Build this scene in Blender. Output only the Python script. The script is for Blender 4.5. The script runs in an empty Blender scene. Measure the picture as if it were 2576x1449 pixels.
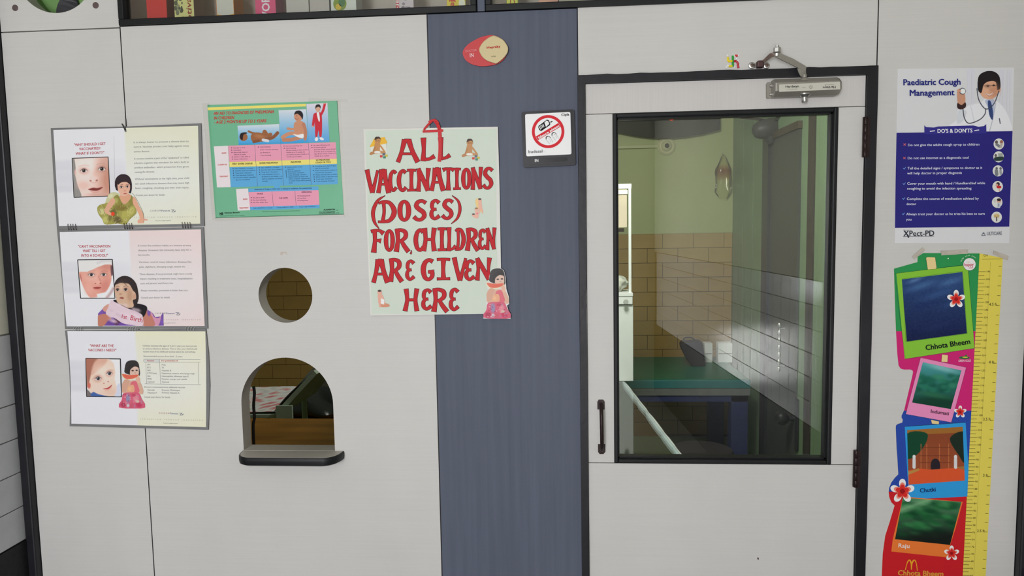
import bpy, bmesh, math, random
import numpy as np
from mathutils import Vector, Matrix
from mathutils.geometry import tessellate_polygon

random.seed(7)
rng = np.random.default_rng(7)
scene = bpy.context.scene
col = scene.collection

# ------------------------------------------------------------------ camera
IMG_W, IMG_H, FPX = 2576.0, 1449.0, 1800.0
CAM = np.array([0.0, -1.94, 1.59918])
PITCH, ROLL, YAW = -0.0865, 0.01745, 0.07553
def _rot(rx, ry, rz):
    cx, sx, cy, sy, cz, sz = math.cos(rx), math.sin(rx), math.cos(ry), math.sin(ry), math.cos(rz), math.sin(rz)
    Rz = np.array([[cz, -sz, 0], [sz, cz, 0], [0, 0, 1]])
    Rx = np.array([[1, 0, 0], [0, cx, -sx], [0, sx, cx]])
    Ry = np.array([[cy, 0, sy], [0, 1, 0], [-sy, 0, cy]])
    return Rz @ Rx @ Ry
RM = _rot(PITCH, ROLL, YAW)
cam_data = bpy.data.cameras.new('camera')
cam = bpy.data.objects.new('camera', cam_data)
col.objects.link(cam)
cam_data.sensor_width = 36.0
cam_data.lens = FPX / IMG_W * 36.0
cam_data.clip_start = 0.02
cam.matrix_world = Matrix(((RM[0, 0], RM[0, 2], -RM[0, 1], CAM[0]),
                           (RM[1, 0], RM[1, 2], -RM[1, 1], CAM[1]),
                           (RM[2, 0], RM[2, 2], -RM[2, 1], CAM[2]),
                           (0, 0, 0, 1)))
scene.camera = cam

# ------------------------------------------------------------------ light
scene.view_settings.view_transform = 'Standard'
scene.view_settings.look = 'None'
scene.view_settings.gamma = 1.0
scene.view_settings.use_curve_mapping = False
scene.view_settings.exposure = 0.0
world = bpy.data.worlds.new('world')
scene.world = world
world.use_nodes = True
world.node_tree.nodes['Background'].inputs[0].default_value = (0.80, 0.88, 1.0, 1)
world.node_tree.nodes['Background'].inputs[1].default_value = 0.5

def area_light(name, loc, target, sx, sy, power, color=(1, 1, 1)):
    d = bpy.data.lights.new(name, 'AREA')
    d.shape = 'RECTANGLE'; d.size = sx; d.size_y = sy; d.energy = power; d.color = color
    o = bpy.data.objects.new(name, d); col.objects.link(o)
    o.location = loc
    o.rotation_euler = (Vector(target) - Vector(loc)).to_track_quat('-Z', 'Y').to_euler()
    return o
# daylight through the shop-front window behind and to the left of the photographer
area_light('front_window_daylight', (-1.08, -4.75, 1.62), (-0.75, 0.0, 1.35), 0.8, 1.5, 98, (0.965, 0.975, 1.04))
# sunlit doorstep seen through the low open half of the entrance, right of that window
area_light('doorstep_glare', (-0.22, -4.78, 0.33), (-0.1, 0.0, 0.7), 0.72, 0.5, 19, (1.0, 0.98, 0.97))
# ceiling lamp of the consulting room
area_light('consulting_room_lamp', (0.12, 0.75, 2.6), (0.40, 2.0, 1.0), 0.4, 0.4, 35, (1.0, 0.985, 0.93))

# ------------------------------------------------------------------ helpers
def lin(c):
    c = np.asarray(c, dtype=float) / 255.0
    return np.where(c <= 0.04045, c / 12.92, ((c + 0.055) / 1.055) ** 2.4)
KALB = 1.16
def alb(r, g, b):
    return tuple(float(min(0.9, max(0.004, v))) for v in lin((r, g, b)) * KALB)

def px(x, y, d=0.0):
    """point of the wall-parallel plane Y=-d that photograph pixel (x, y) lands on"""
    v = RM @ np.array([(x - IMG_W / 2) / FPX, 1.0, -(y - IMG_H / 2) / FPX])
    t = (-d - CAM[1]) / v[1]
    return (CAM[0] + v[0] * t, -d, CAM[2] + v[2] * t)
def pxn(X, Y, d):
    X = np.asarray(X, float).ravel(); Y = np.asarray(Y, float).ravel()
    V = np.stack([(X - IMG_W / 2) / FPX, np.ones_like(X), -(Y - IMG_H / 2) / FPX])
    V = RM @ V
    t = (-d - CAM[1]) / V[1]
    return np.stack([CAM[0] + V[0] * t, np.full_like(t, -d), CAM[2] + V[2] * t], 1)

WORG = {}
def tag(o, label=None, cat=None, group=None, kind=None):
    if label: o['label'] = label
    if cat: o['category'] = cat
    if group: o['group'] = group
    if kind: o['kind'] = kind
    return o
def thing(name, loc, label=None, cat=None, group=None, kind=None):
    o = bpy.data.objects.new(name, None); col.objects.link(o)
    o.empty_display_size = 0.05
    o.location = loc
    WORG[o.name] = np.array(loc, float)
    return tag(o, label, cat, group, kind)

class MB:
    def __init__(s): s.v = []; s.f = []; s.c = []
    def add(s, verts, faces, c=None):
        n = len(s.v)
        s.v.extend([tuple(map(float, p)) for p in verts]); s.f.extend([tuple(i + n for i in f) for f in faces])
        s.c.extend([c] * len(verts))
        return s
    def box(s, x0, x1, y0, y1, z0, z1, c=None, bev=0.0):
        if bev <= 0:
            v = [(x0, y0, z0), (x1, y0, z0), (x1, y1, z0), (x0, y1, z0), (x0, y0, z1), (x1, y0, z1), (x1, y1, z1), (x0, y1, z1)]
            f = [(0, 3, 2, 1), (4, 5, 6, 7), (0, 1, 5, 4), (1, 2, 6, 5), (2, 3, 7, 6), (3, 0, 4, 7)]
            return s.add(v, f, c)
        bm = bmesh.new(); bmesh.ops.create_cube(bm, size=1)
        for q in bm.verts:
            q.co = Vector(((x0 + x1) / 2 + q.co.x * (x1 - x0), (y0 + y1) / 2 + q.co.y * (y1 - y0), (z0 + z1) / 2 + q.co.z * (z1 - z0)))
        bmesh.ops.bevel(bm, geom=bm.edges[:], offset=bev, segments=2, affect='EDGES', profile=0.5)
        return s.bm(bm, c)
    def bm(s, bm, c=None):
        bm.verts.index_update()
        s.add([q.co for q in bm.verts], [[q.index for q in f.verts] for f in bm.faces], c); bm.free(); return s
    def prism(s, pts, d0, d1, c=None):
        """pts: (x, z) outline on the wall, extruded from Y=-d0 out to Y=-d1"""
        n = len(pts)
        v = [(p[0], -d0, p[1]) for p in pts] + [(p[0], -d1, p[1]) for p in pts]
        f = [tuple(range(n)), tuple(range(2 * n - 1, n - 1, -1))]
        f += [(i, i + n, (i + 1) % n + n, (i + 1) % n) for i in range(n)]
        return s.add(v, f, c)
    def flat(s, pts, d, c=None):
        return s.add([(p[0], -d, p[1]) for p in pts], [tuple(range(len(pts)))], c)
    def tube(s, path, r, n=12, cap=True, c=None):
        path = [Vector(p) for p in path]; N = len(path)
        rr = r if isinstance(r, (list, tuple)) else [r] * N
        v = []; f = []; up = None
        for i, p in enumerate(path):
            t = (path[min(i + 1, N - 1)] - path[max(i - 1, 0)]).normalized()
            if up is None:
                a = Vector((0, 0, 1)) if abs(t.z) < 0.9 else Vector((1, 0, 0))
                up = (a - t * a.dot(t)).normalized()
            else:
                up = (up - t * up.dot(t)).normalized()
            b = t.cross(up)
            for k in range(n):
                an = 2 * math.pi * k / n
                v.append(p + (up * math.cos(an) + b * math.sin(an)) * rr[i])
        for i in range(N - 1):
            for k in range(n):
                f.append((i * n + k, i * n + (k + 1) % n, (i + 1) * n + (k + 1) % n, (i + 1) * n + k))
        if cap: f += [tuple(range(n - 1, -1, -1)), tuple(range((N - 1) * n, N * n))]
        return s.add(v, f, c)
    def lathe(s, o, ax, prof, n=24, c=None, cap=True):
        """prof: (radius, height along ax)"""
        o = Vector(o); ax = Vector(ax).normalized()
        a = Vector((1, 0, 0)) if abs(ax.x) < 0.9 else Vector((0, 0, 1))
        u = (a - ax * a.dot(ax)).normalized(); w = ax.cross(u)
        v = []; f = []
        for r, h in prof:
            for k in range(n):
                an = 2 * math.pi * k / n
                v.append(o + ax * h + (u * math.cos(an) + w * math.sin(an)) * r)
        for i in range(len(prof) - 1):
            for k in range(n):
                f.append((i * n + k, i * n + (k + 1) % n, (i + 1) * n + (k + 1) % n, (i + 1) * n + k))
        if cap: f += [tuple(range(n - 1, -1, -1)), tuple(range((len(prof) - 1) * n, len(prof) * n))]
        return s.add(v, f, c)
    def build(s, name, mat, parent=None, smooth=False, origin=None, fixn=True):
        V = np.array(s.v, float)
        if parent is not None: og = WORG[parent.name]
        elif origin is not None: og = np.array(origin, float)
        else: og = np.array([(V[:, 0].min() + V[:, 0].max()) / 2, (V[:, 1].min() + V[:, 1].max()) / 2, V[:, 2].min()])
        me = bpy.data.meshes.new(name)
        me.from_pydata((V - og).tolist(), [], s.f)
        if fixn:
            bm = bmesh.new(); bm.from_mesh(me); bmesh.ops.recalc_face_normals(bm, faces=bm.faces); bm.to_mesh(me); bm.free()
        if any(c is not None for c in s.c):
            at = me.color_attributes.new('Col', 'FLOAT_COLOR', 'POINT')
            arr = np.ones((len(s.v), 4), np.float32)
            for i, c in enumerate(s.c):
                if c is not None: arr[i, :3] = c
            at.data.foreach_set('color', arr.ravel())
        if mat: me.materials.append(mat)
        if smooth:
            me.polygons.foreach_set('use_smooth', [True] * len(me.polygons))
            try: me.set_sharp_from_angle(angle=math.radians(40))
            except Exception: pass
        o = bpy.data.objects.new(name, me); col.objects.link(o)
        if parent is not None:
            o.parent = parent
        else:
            o.location = og
        WORG[o.name] = og
        return o

# ------------------------------------------------------------------ materials
def mat(name, rgb, rough=0.5, metal=0.0, var=0.0, scale=20.0, bump=0.0, bscale=80.0, spec=0.28, stretch=(1, 1, 1), coat=0.0):
    m = bpy.data.materials.new(name); m.use_nodes = True
    nt = m.node_tree; b = nt.nodes['Principled BSDF']
    b.inputs['Base Color'].default_value = (*rgb, 1); b.inputs['Roughness'].default_value = rough
    b.inputs['Metallic'].default_value = metal; b.inputs['Specular IOR Level'].default_value = spec
    b.inputs['Coat Weight'].default_value = coat
    tc = nt.nodes.new('ShaderNodeTexCoord'); mp = nt.nodes.new('ShaderNodeMapping')
    mp.inputs['Scale'].default_value = stretch
    nt.links.new(tc.outputs['Object'], mp.inputs['Vector'])
    if var > 0:
        n = nt.nodes.new('ShaderNodeTexNoise'); n.inputs['Scale'].default_value = scale; n.inputs['Detail'].default_value = 4
        nt.links.new(mp.outputs[0], n.inputs['Vector'])
        r = nt.nodes.new('ShaderNodeValToRGB')
        r.color_ramp.elements[0].position = 0.25; r.color_ramp.elements[1].position = 0.75
        r.color_ramp.elements[0].color = (*[max(0, v * (1 - var)) for v in rgb], 1)
        r.color_ramp.elements[1].color = (*[min(1, v * (1 + var)) for v in rgb], 1)
        nt.links.new(n.outputs['Fac'], r.inputs['Fac']); nt.links.new(r.outputs['Color'], b.inputs['Base Color'])
    if bump > 0:
        n2 = nt.nodes.new('ShaderNodeTexNoise'); n2.inputs['Scale'].default_value = bscale; n2.inputs['Detail'].default_value = 3
        nt.links.new(mp.outputs[0], n2.inputs['Vector'])
        bp = nt.nodes.new('ShaderNodeBump'); bp.inputs['Strength'].default_value = bump; bp.inputs['Distance'].default_value = 0.002
        nt.links.new(n2.outputs['Fac'], bp.inputs['Height']); nt.links.new(bp.outputs['Normal'], b.inputs['Normal'])
    return m
def laminate(name, rgb, rgb2, lines=(3, 3, 260), wash=(2.2, 2.2, 1.2), amount=0.35, rough=0.42):
    """laminate board: fine woven grain lines plus broad tone drift"""
    m = bpy.data.materials.new(name); m.use_nodes = True
    nt = m.node_tree; b = nt.nodes['Principled BSDF']; b.inputs['Roughness'].default_value = rough
    b.inputs['Specular IOR Level'].default_value = 0.15
    tc = nt.nodes.new('ShaderNodeTexCoord')
    def noise(st, det, ro=0.6):
        mp = nt.nodes.new('ShaderNodeMapping'); mp.inputs['Scale'].default_value = st
        nt.links.new(tc.outputs['Object'], mp.inputs['Vector'])
        n = nt.nodes.new('ShaderNodeTexNoise'); n.inputs['Scale'].default_value = 1.0; n.inputs['Detail'].default_value = det
        n.inputs['Roughness'].default_value = ro
        nt.links.new(mp.outputs[0], n.inputs['Vector']); return n.outputs['Fac']
    a = noise(lines, 3); w = noise(wash, 3)
    s = nt.nodes.new('ShaderNodeMath'); s.operation = 'MULTIPLY_ADD'
    nt.links.new(a, s.inputs[0]); s.inputs[1].default_value = amount
    s2 = nt.nodes.new('ShaderNodeMath'); s2.operation = 'MULTIPLY'; nt.links.new(w, s2.inputs[0]); s2.inputs[1].default_value = 1 - amount
    nt.links.new(s2.outputs[0], s.inputs[2])
    r = nt.nodes.new('ShaderNodeValToRGB')
    r.color_ramp.elements[0].position = 0.3; r.color_ramp.elements[0].color = (*rgb, 1)
    r.color_ramp.elements[1].position = 0.7; r.color_ramp.elements[1].color = (*rgb2, 1)
    nt.links.new(s.outputs[0], r.inputs['Fac']); nt.links.new(r.outputs['Color'], b.inputs['Base Color'])
    bp = nt.nodes.new('ShaderNodeBump'); bp.inputs['Strength'].default_value = 0.12; bp.inputs['Distance'].default_value = 0.0006
    nt.links.new(a, bp.inputs['Height']); nt.links.new(bp.outputs['Normal'], b.inputs['Normal'])
    return m
def print_mat(name, rough, coat=0.0):
    m = bpy.data.materials.new(name); m.use_nodes = True
    nt = m.node_tree; b = nt.nodes['Principled BSDF']; b.inputs['Roughness'].default_value = rough
    b.inputs['Specular IOR Level'].default_value = 0.1; b.inputs['Coat Weight'].default_value = coat
    b.inputs['Coat Roughness'].default_value = 0.15
    a = nt.nodes.new('ShaderNodeVertexColor'); a.layer_name = 'Col'
    nt.links.new(a.outputs['Color'], b.inputs['Base Color'])
    return m
def glass_mat(name, tint, base, rough=0.0):
    """window glass: see-through body with a mirror sheen that grows at grazing angles"""
    m = bpy.data.materials.new(name); m.use_nodes = True
    nt = m.node_tree; nt.nodes.remove(nt.nodes['Principled BSDF'])
    out = nt.nodes['Material Output']
    t = nt.nodes.new('ShaderNodeBsdfTransparent'); t.inputs[0].default_value = (*tint, 1)
    g = nt.nodes.new('ShaderNodeBsdfGlossy'); g.inputs['Roughness'].default_value = rough
    fr = nt.nodes.new('ShaderNodeFresnel'); fr.inputs['IOR'].default_value = 1.5
    ad = nt.nodes.new('ShaderNodeMath'); ad.operation = 'ADD'; ad.inputs[1].default_value = base; ad.use_clamp = True
    nt.links.new(fr.outputs[0], ad.inputs[0])
    mx = nt.nodes.new('ShaderNodeMixShader')
    nt.links.new(ad.outputs[0], mx.inputs[0]); nt.links.new(t.outputs[0], mx.inputs[1]); nt.links.new(g.outputs[0], mx.inputs[2])
    nt.links.new(mx.outputs[0], out.inputs['Surface'])
    return m

M_white = laminate('white_laminate', alb(189, 187, 183), alb(199, 197, 193))
M_whitev = laminate('white_laminate_rail', alb(187, 184, 181), alb(199, 196, 193), lines=(220, 3, 3))
M_blue = laminate('blue_laminate', alb(80, 85, 99), alb(92, 97, 112), lines=(60, 3, 2), wash=(4, 4, 0.8), amount=0.6, rough=0.55)
M_reveal = laminate('cut_edge_laminate', alb(168, 163, 156), alb(178, 174, 168))
M_black = mat('black_paint', alb(30, 30, 34), 0.38, var=0.25, scale=9, bump=0.25, bscale=60)
M_bead = mat('black_beading', alb(22, 23, 25), 0.45, var=0.2, scale=12)
M_blackplastic = mat('black_plastic', alb(40, 40, 43), 0.4, var=0.08, scale=30)
M_iron = mat('dark_iron', alb(44, 32, 32), 0.35, metal=0.3, var=0.3, scale=60, bump=0.3, bscale=200)
M_steel = mat('grey_hammered_metal', alb(140, 136, 128), 0.38, metal=0.35, var=0.06, scale=60)
M_bright = mat('bright_steel', (0.55, 0.54, 0.52), 0.28, metal=0.9, var=0.08, scale=80)
M_rust = mat('rusty_steel', alb(112, 96, 88), 0.45, metal=0.5, var=0.25, scale=90)
M_print = print_mat('printed_paper', 0.5)
M_gloss = print_mat('glossy_print', 0.4, 0.05)
M_tape = mat('masking_tape', alb(178, 170, 158), 0.6, var=0.12, scale=70, bump=0.2)
M_glass = glass_mat('door_glass', (0.93, 0.96, 0.94), 0.035)
M_cabglass = glass_mat('cabinet_glass', (0.95, 0.96, 0.95), 0.02)
M_cream = mat('cream_paint', alb(192, 191, 176), 0.7, var=0.06, scale=4)
M_wtile = mat('white_glazed_tile', alb(206, 206, 210), 0.16, var=0.05, scale=6, spec=0.7)
M_grout = mat('dark_grout', alb(30, 28, 28), 0.8, var=0.2, scale=40)
M_btile = mat('black_granite', alb(30, 30, 33), 0.45, var=0.3, scale=90, spec=0.15)
M_green = mat('green_wall_paint', alb(158, 163, 117), 0.5, var=0.06, scale=3)
M_greenb = mat('green_board', alb(116, 136, 106), 0.4, var=0.08, scale=5)
M_tan = mat('tan_glazed_tile', alb(156, 127, 74), 0.25, var=0.12, scale=7)
M_tangrout = mat('brown_grout', alb(88, 70, 44), 0.8)
M_floor = mat('pale_green_floor', alb(150, 170, 152), 0.25, var=0.1, scale=5)
M_floorw = mat('grey_floor', alb(112, 110, 106), 0.3, var=0.12, scale=8)
M_ceil = mat('ceiling_paint', alb(205, 204, 198), 0.8, var=0.03, scale=4)

# ------------------------------------------------------------------ printing: frames, lettering, painted pictures
class Fr:
    """a reading frame on the photograph: origin and magnification, at a given distance off the wall"""
    def __init__(s, ox, oy, k): s.ox, s.oy, s.k = ox, oy, k
    def p(s, x, y, d): return px(s.ox + x / s.k, s.oy + y / s.k, d)
    def xz(s, x, y, d=0.0):
        q = s.p(x, y, d); return (q[0], q[2])
    def arr(s, X, Y, d): return pxn(s.ox + np.asarray(X) / s.k, s.oy + np.asarray(Y) / s.k, d)
F1 = Fr(110, 300, 5.174); F2 = Fr(110, 560, 5.174); F3 = Fr(150, 810, 4.9975)
FP = Fr(500, 230, 4.2625); FS = Fr(900, 280, 2.683); FD = Fr(1140, 70, 12.075)
FQ = Fr(1290, 250, 7.628); FC = Fr(1800, 100, 7.576); FG = Fr(2220, 150, 3.0197)
FH1 = Fr(2220, 620, 4.8287); FH2 = Fr(2220, 880, 4.8287); FH3 = Fr(2200, 1150, 4.8457)
FT = Fr(300, 0, 4.2933); FT2 = Fr(800, 0, 3.903); FT3 = Fr(1200, 0, 5.152); FN = Fr(0, 0, 1.0)

_fc = bpy.data.curves.new('lettering', 'FONT'); _fc.resolution_u = 2
_fo = bpy.data.objects.new('lettering', _fc)
_gl = {}
def _conv(s, bold):
    _fc.body = s; _fc.offset = bold
    me = _fo.to_mesh()
    V = np.array([v.co[:2] for v in me.vertices]) if len(me.vertices) else np.zeros((0, 2))
    Fc = [tuple(p.vertices) for p in me.polygons]
    _fo.to_mesh_clear()
    return V, Fc
_bar = _conv('||', 0.0)[0][:, 0].max()
CAP = _conv('H', 0.0)[0][:, 1].max()
def glyph(c, bold):
    k = (c, bold)
    if k not in _gl:
        V, Fc = _conv(c, bold)
        adv = _conv('|' + c + '|', 0.0)[0][:, 0].max() - _bar
        _gl[k] = (V, Fc, adv)
    return _gl[k]
def text(mb, fr, s, x0, y0, x1, y1, h, c, d, bold=0.0, shear=0.0, gap=0.0):
    """one line of lettering: baseline from (x0,y0) to (x1,y1), cap height h, in frame units"""
    w = sum(glyph(ch, 0.0)[2] + gap for ch in s) - gap
    c = alb(*c)
    ux, uy = (x1 - x0) / w, (y1 - y0) / w
    L = math.hypot(x1 - x0, y1 - y0); nx, ny = (y1 - y0) / L, -(x1 - x0) / L
    pen = 0.0
    # heavier faces are struck several times with a small shift, as a broad nib would
    hits = [(0.0, 0.0)] if bold < .003 else [(-bold, bold * .6), (bold, bold * .6), (0.0, 0.0), (-bold, -bold * .6), (bold, -bold * .6)]
    for ch in s:
        V, Fc, adv = glyph(ch, 0.0)
        if len(V):
            for k, (bu, bv) in enumerate(hits):
                vv = (V[:, 1] + bv) / CAP * h
                uu = (V[:, 0] + pen) + bu
                X = x0 + uu * ux + nx * vv + shear * vv * (x1 - x0) / L
                Y = y0 + uu * uy + ny * vv + shear * vv * (y1 - y0) / L
                mb.add(fr.arr(X, Y, d + k * 4e-6), Fc, c)
        pen += adv + gap
def lines(mb, fr, rows, c, d, h, **k):
    for s, x0, y0, x1, y1 in rows: text(mb, fr, s, x0, y0, x1, y1, h, c, d, **k)
def _lift(mb):
    mb.k = getattr(mb, 'k', 0) + 1
    return mb.k * 2.5e-6
def poly(mb, fr, pts, c, d):
    d = d + _lift(mb); mb.flat([fr.xz(x, y, d) for x, y in pts], d, alb(*c))
def stroke(mb, fr, pts, w, c, d, closed=False):
    """flat ribbon along pts; w number or list, frame units"""
    d = d + _lift(mb); P = np.array(pts, float); n = len(P)
    W_ = np.full(n, w, float) if np.isscalar(w) else np.array(w, float)
    if closed: T = np.roll(P, -1, 0) - np.roll(P, 1, 0)
    else:
        T = np.gradient(P, axis=0) if n > 2 else np.repeat((P[1:] - P[:1]), n, 0)
    T /= np.maximum(1e-6, np.linalg.norm(T, axis=1))[:, None]
    N = np.stack([-T[:, 1], T[:, 0]], 1)
    A = P + N * W_[:, None] / 2; B = P - N * W_[:, None] / 2
    V = fr.arr(np.r_[A[:, 0], B[:, 0]], np.r_[A[:, 1], B[:, 1]], d)
    m = n if closed else n - 1
    mb.add(V, [(i, (i + 1) % n, (i + 1) % n + n, i + n) for i in range(m)], alb(*c))
def circ(cx, cy, rx, ry=None, n=32, rot=0.0, a0=0.0, a1=2 * math.pi):
    ry = rx if ry is None else ry
    out = []
    full = abs(a1 - a0 - 2 * math.pi) < 1e-6
    for i in range(n):
        a = a0 + (a1 - a0) * i / (n if full else n - 1)
        x, y = rx * math.cos(a), ry * math.sin(a)
        out.append((cx + x * math.cos(rot) - y * math.sin(rot), cy + x * math.sin(rot) + y * math.cos(rot)))
    return out
def spline(pts, k=6, closed=False):
    P = [np.array(p, float) for p in pts]; n = len(P); out = []
    g = (lambda i: P[i % n]) if closed else (lambda i: P[min(max(i, 0), n - 1)])
    for i in range(n if closed else n - 1):
        a, b, c, d = g(i - 1), g(i), g(i + 1), g(i + 2)
        for j in range(k):
            t = j / k
            out.append(0.5 * (2 * b + (c - a) * t + (2 * a - 5 * b + 4 * c - d) * t * t + (3 * b - a - 3 * c + d) * t ** 3))
    if not closed: out.append(P[-1])
    return [tuple(q) for q in out]

class Paint:
    """a printed picture, inked shape by shape on a fine grid of the sheet"""
    def __init__(s, fr, x0, y0, x1, y1, step=1.0, bg=None, quad=None):
        s.fr = fr; g = step * fr.k
        s.nx = max(2, int(round((x1 - x0) / g)) + 1); s.ny = max(2, int(round((y1 - y0) / g)) + 1)
        s.X, s.Y = np.meshgrid(np.linspace(x0, x1, s.nx), np.linspace(y0, y1, s.ny))
        if quad is not None:   # sheet with four free corners: the grid follows its edges
            U, V = np.meshgrid(np.linspace(0, 1, s.nx), np.linspace(0, 1, s.ny))
            (ax, ay), (bx, by), (cx, cy), (dx, dy) = quad
            s.X = ax * (1 - U) * (1 - V) + bx * U * (1 - V) + cx * U * V + dx * (1 - U) * V
            s.Y = ay * (1 - U) * (1 - V) + by * U * (1 - V) + cy * U * V + dy * (1 - U) * V
        s.rgb = np.zeros((s.ny, s.nx, 3)); s.a = np.zeros((s.ny, s.nx))
        s.aa = 0.6 * g
        if bg is not None: s.rgb[:] = bg; s.a[:] = 1
    def _ink(s, m, c, clip, cut=False):
        c = np.array(c, float)
        s.rgb += (c - s.rgb) * m[..., None]
        if not clip:
            first = (s.a < 0.5) & (m > 0.02)
            s.rgb[first] = c
            s.a = np.maximum(s.a, m)
    def ell(s, cx, cy, rx, ry, c, rot=0.0, soft=0.0, op=1.0, clip=False):
        x, y = s.X - cx, s.Y - cy; r = math.radians(rot)
        u = (x * math.cos(r) + y * math.sin(r)) / rx; v = (-x * math.sin(r) + y * math.cos(r)) / ry
        q = np.sqrt(u * u + v * v); w = max(soft, s.aa / min(rx, ry))
        s._ink(np.clip((1 - q) / w + 0.5, 0, 1) * op if soft <= 0 else np.clip((1 + soft - q) / (2 * soft), 0, 1) ** 1.5 * op, c, clip or op < 1 or soft > 0.3)
    def poly(s, pts, c, soft=0.0, op=1.0, sm=True, clip=False):
        P = spline(pts, 5, True) if sm else pts
        P = np.array(P); n = len(P)
        dmin = np.full(s.X.shape, 1e9); ins = np.zeros(s.X.shape, bool)
        for i in range(n):
            (ax, ay), (bx, by) = P[i], P[(i + 1) % n]
            ex, ey = bx - ax, by - ay; L = ex * ex + ey * ey + 1e-9
            t = np.clip(((s.X - ax) * ex + (s.Y - ay) * ey) / L, 0, 1)
            dmin = np.minimum(dmin, np.hypot(s.X - ax - t * ex, s.Y - ay - t * ey))
            cr = ((ay > s.Y) != (by > s.Y)) & (s.X < ex * (s.Y - ay) / (ey if abs(ey) > 1e-9 else 1e-9) + ax)
            ins ^= cr
        sd = np.where(ins, dmin, -dmin); w = max(soft, s.aa)
        s._ink(np.clip(sd / (2 * w) + 0.5, 0, 1) * op, c, clip or op < 1)
    def line(s, pts, w, c, soft=0.0, op=1.0, sm=True, clip=False):
        P = np.array(spline(pts, 5) if sm and len(pts) > 2 else pts, float)
        dmin = np.full(s.X.shape, 1e9)
        for (ax, ay), (bx, by) in zip(P[:-1], P[1:]):
            ex, ey = bx - ax, by - ay; L = ex * ex + ey * ey + 1e-9
            t = np.clip(((s.X - ax) * ex + (s.Y - ay) * ey) / L, 0, 1)
            dmin = np.minimum(dmin, np.hypot(s.X - ax - t * ex, s.Y - ay - t * ey))
        q = max(soft, s.aa)
        s._ink(np.clip((w / 2 - dmin) / (2 * q) + 0.5, 0, 1) * op, c, clip or op < 1)
    def vgrad(s, y0, c0, y1, c1, clip=False):
        t = np.clip((s.Y - y0) / (y1 - y0), 0, 1)[..., None]
        s.rgb = np.array(c0, float) * (1 - t) + np.array(c1, float) * t
        if not clip: s.a[:] = 1
    def speck(s, amp, clip=True, cell=4):
        n = rng.normal(0, 1, (s.ny // cell + 2, s.nx // cell + 2))
        n = np.kron(n, np.ones((cell, cell)))[:s.ny, :s.nx]
        s.rgb = np.clip(s.rgb + n[..., None] * amp, 0, 255)
    def mask(s, pts):
        """keep only what lies inside the outline"""
        P = np.array(pts); n = len(P); ins = np.zeros(s.X.shape, bool)
        for i in range(n):
            (ax, ay), (bx, by) = P[i], P[(i + 1) % n]
            ey = by - ay if abs(by - ay) > 1e-9 else 1e-9
            ins ^= ((ay > s.Y) != (by > s.Y)) & (s.X < (bx - ax) * (s.Y - ay) / ey + ax)
        s.a = np.where(ins, s.a, 0)
    def build(s, name, m, parent, d, warp=None):
        V = s.fr.arr(s.X, s.Y, d)
        L = np.clip(lin(np.clip(s.rgb, 0, 255)) * KALB, 0.004, 0.9)
        A = s.a
        idx = np.arange(s.nx * s.ny).reshape(s.ny, s.nx)
        keep = (A[:-1, :-1] + A[1:, :-1] + A[:-1, 1:] + A[1:, 1:]) / 4 >= 0.5
        q = np.stack([idx[:-1, :-1][keep], idx[1:, :-1][keep], idx[1:, 1:][keep], idx[:-1, 1:][keep]], 1)
        used = np.unique(q); re = np.full(s.nx * s.ny, -1); re[used] = np.arange(len(used)); q = re[q]
        og = WORG[parent.name]
        me = bpy.data.meshes.new(name)
        me.from_pydata((V[used] - og).tolist(), [], q.tolist())
        at = me.color_attributes.new('Col', 'FLOAT_COLOR', 'POINT')
        arr = np.ones((len(used), 4), np.float32); arr[:, :3] = L.reshape(-1, 3)[used]
        at.data.foreach_set('color', arr.ravel())
        me.materials.append(m)
        o = bpy.data.objects.new(name, me); col.objects.link(o); o.parent = parent
        WORG[o.name] = og
        return o

# ------------------------------------------------------------------ the setting: waiting room
ZC = 2.75
def struct(name, mb, m, label, cat, origin=None):
    o = mb.build(name, m, origin=origin); return tag(o, label, cat, kind='structure')
struct('floor', MB().box(-1.75, 1.4, -4.95, 0.06, -0.06, 0.0), M_floorw, 'grey floor of the waiting room in front of the panelled wall', 'floor')
struct('ceiling', MB().box(-1.75, 1.4, -4.95, 0.0, ZC, ZC + 0.06), M_ceil, 'off-white ceiling above the waiting room', 'ceiling')
# back wall with the wide entrance opening
wb = MB()
for a_, b_, c_, d_ in ((-1.75, -1.52, 0, ZC), (-1.52, -0.64, 0, 0.84), (-1.52, -0.64, 2.4, ZC), (-0.64, 0.2, 0.62, ZC), (0.2, 1.4, 0, ZC)):
    wb.box(a_, b_, -4.95, -4.83, c_, d_)
struct('wall_back', wb, M_cream, 'cream wall behind the photographer with a shop-front window and low open entrance', 'wall')

def tile_mesh(name, w, h, t, ch, m):
    """glazed tile in its own plane: x width, z height, front at y=-t"""
    mb = MB(); a, b = w / 2, h / 2
    v = [(-a, 0, -b), (a, 0, -b), (a, 0, b), (-a, 0, b)]
    v += [(-a, -t + ch, -b), (a, -t + ch, -b), (a, -t + ch, b), (-a, -t + ch, b)]
    v += [(-a + ch, -t, -b + ch), (a - ch, -t, -b + ch), (a - ch, -t, b - ch), (-a + ch, -t, b - ch)]
    f = [(8, 9, 10, 11)]
    for k in range(2):
        f += [(4 * k + i, 4 * k + (i + 1) % 4, 4 * k + 4 + (i + 1) % 4, 4 * k + 4 + i) for i in range(4)]
    me = bpy.data.meshes.new(name); me.from_pydata(v, [], f); me.materials.append(m)
    return me
def put(name, me, parent, loc, rz=0.0):
    o = bpy.data.objects.new(name, me); col.objects.link(o); o.parent = parent
    o.location = loc; o.rotation_euler = (0, 0, rz); WORG[o.name] = WORG[parent.name]
    return o

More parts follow.
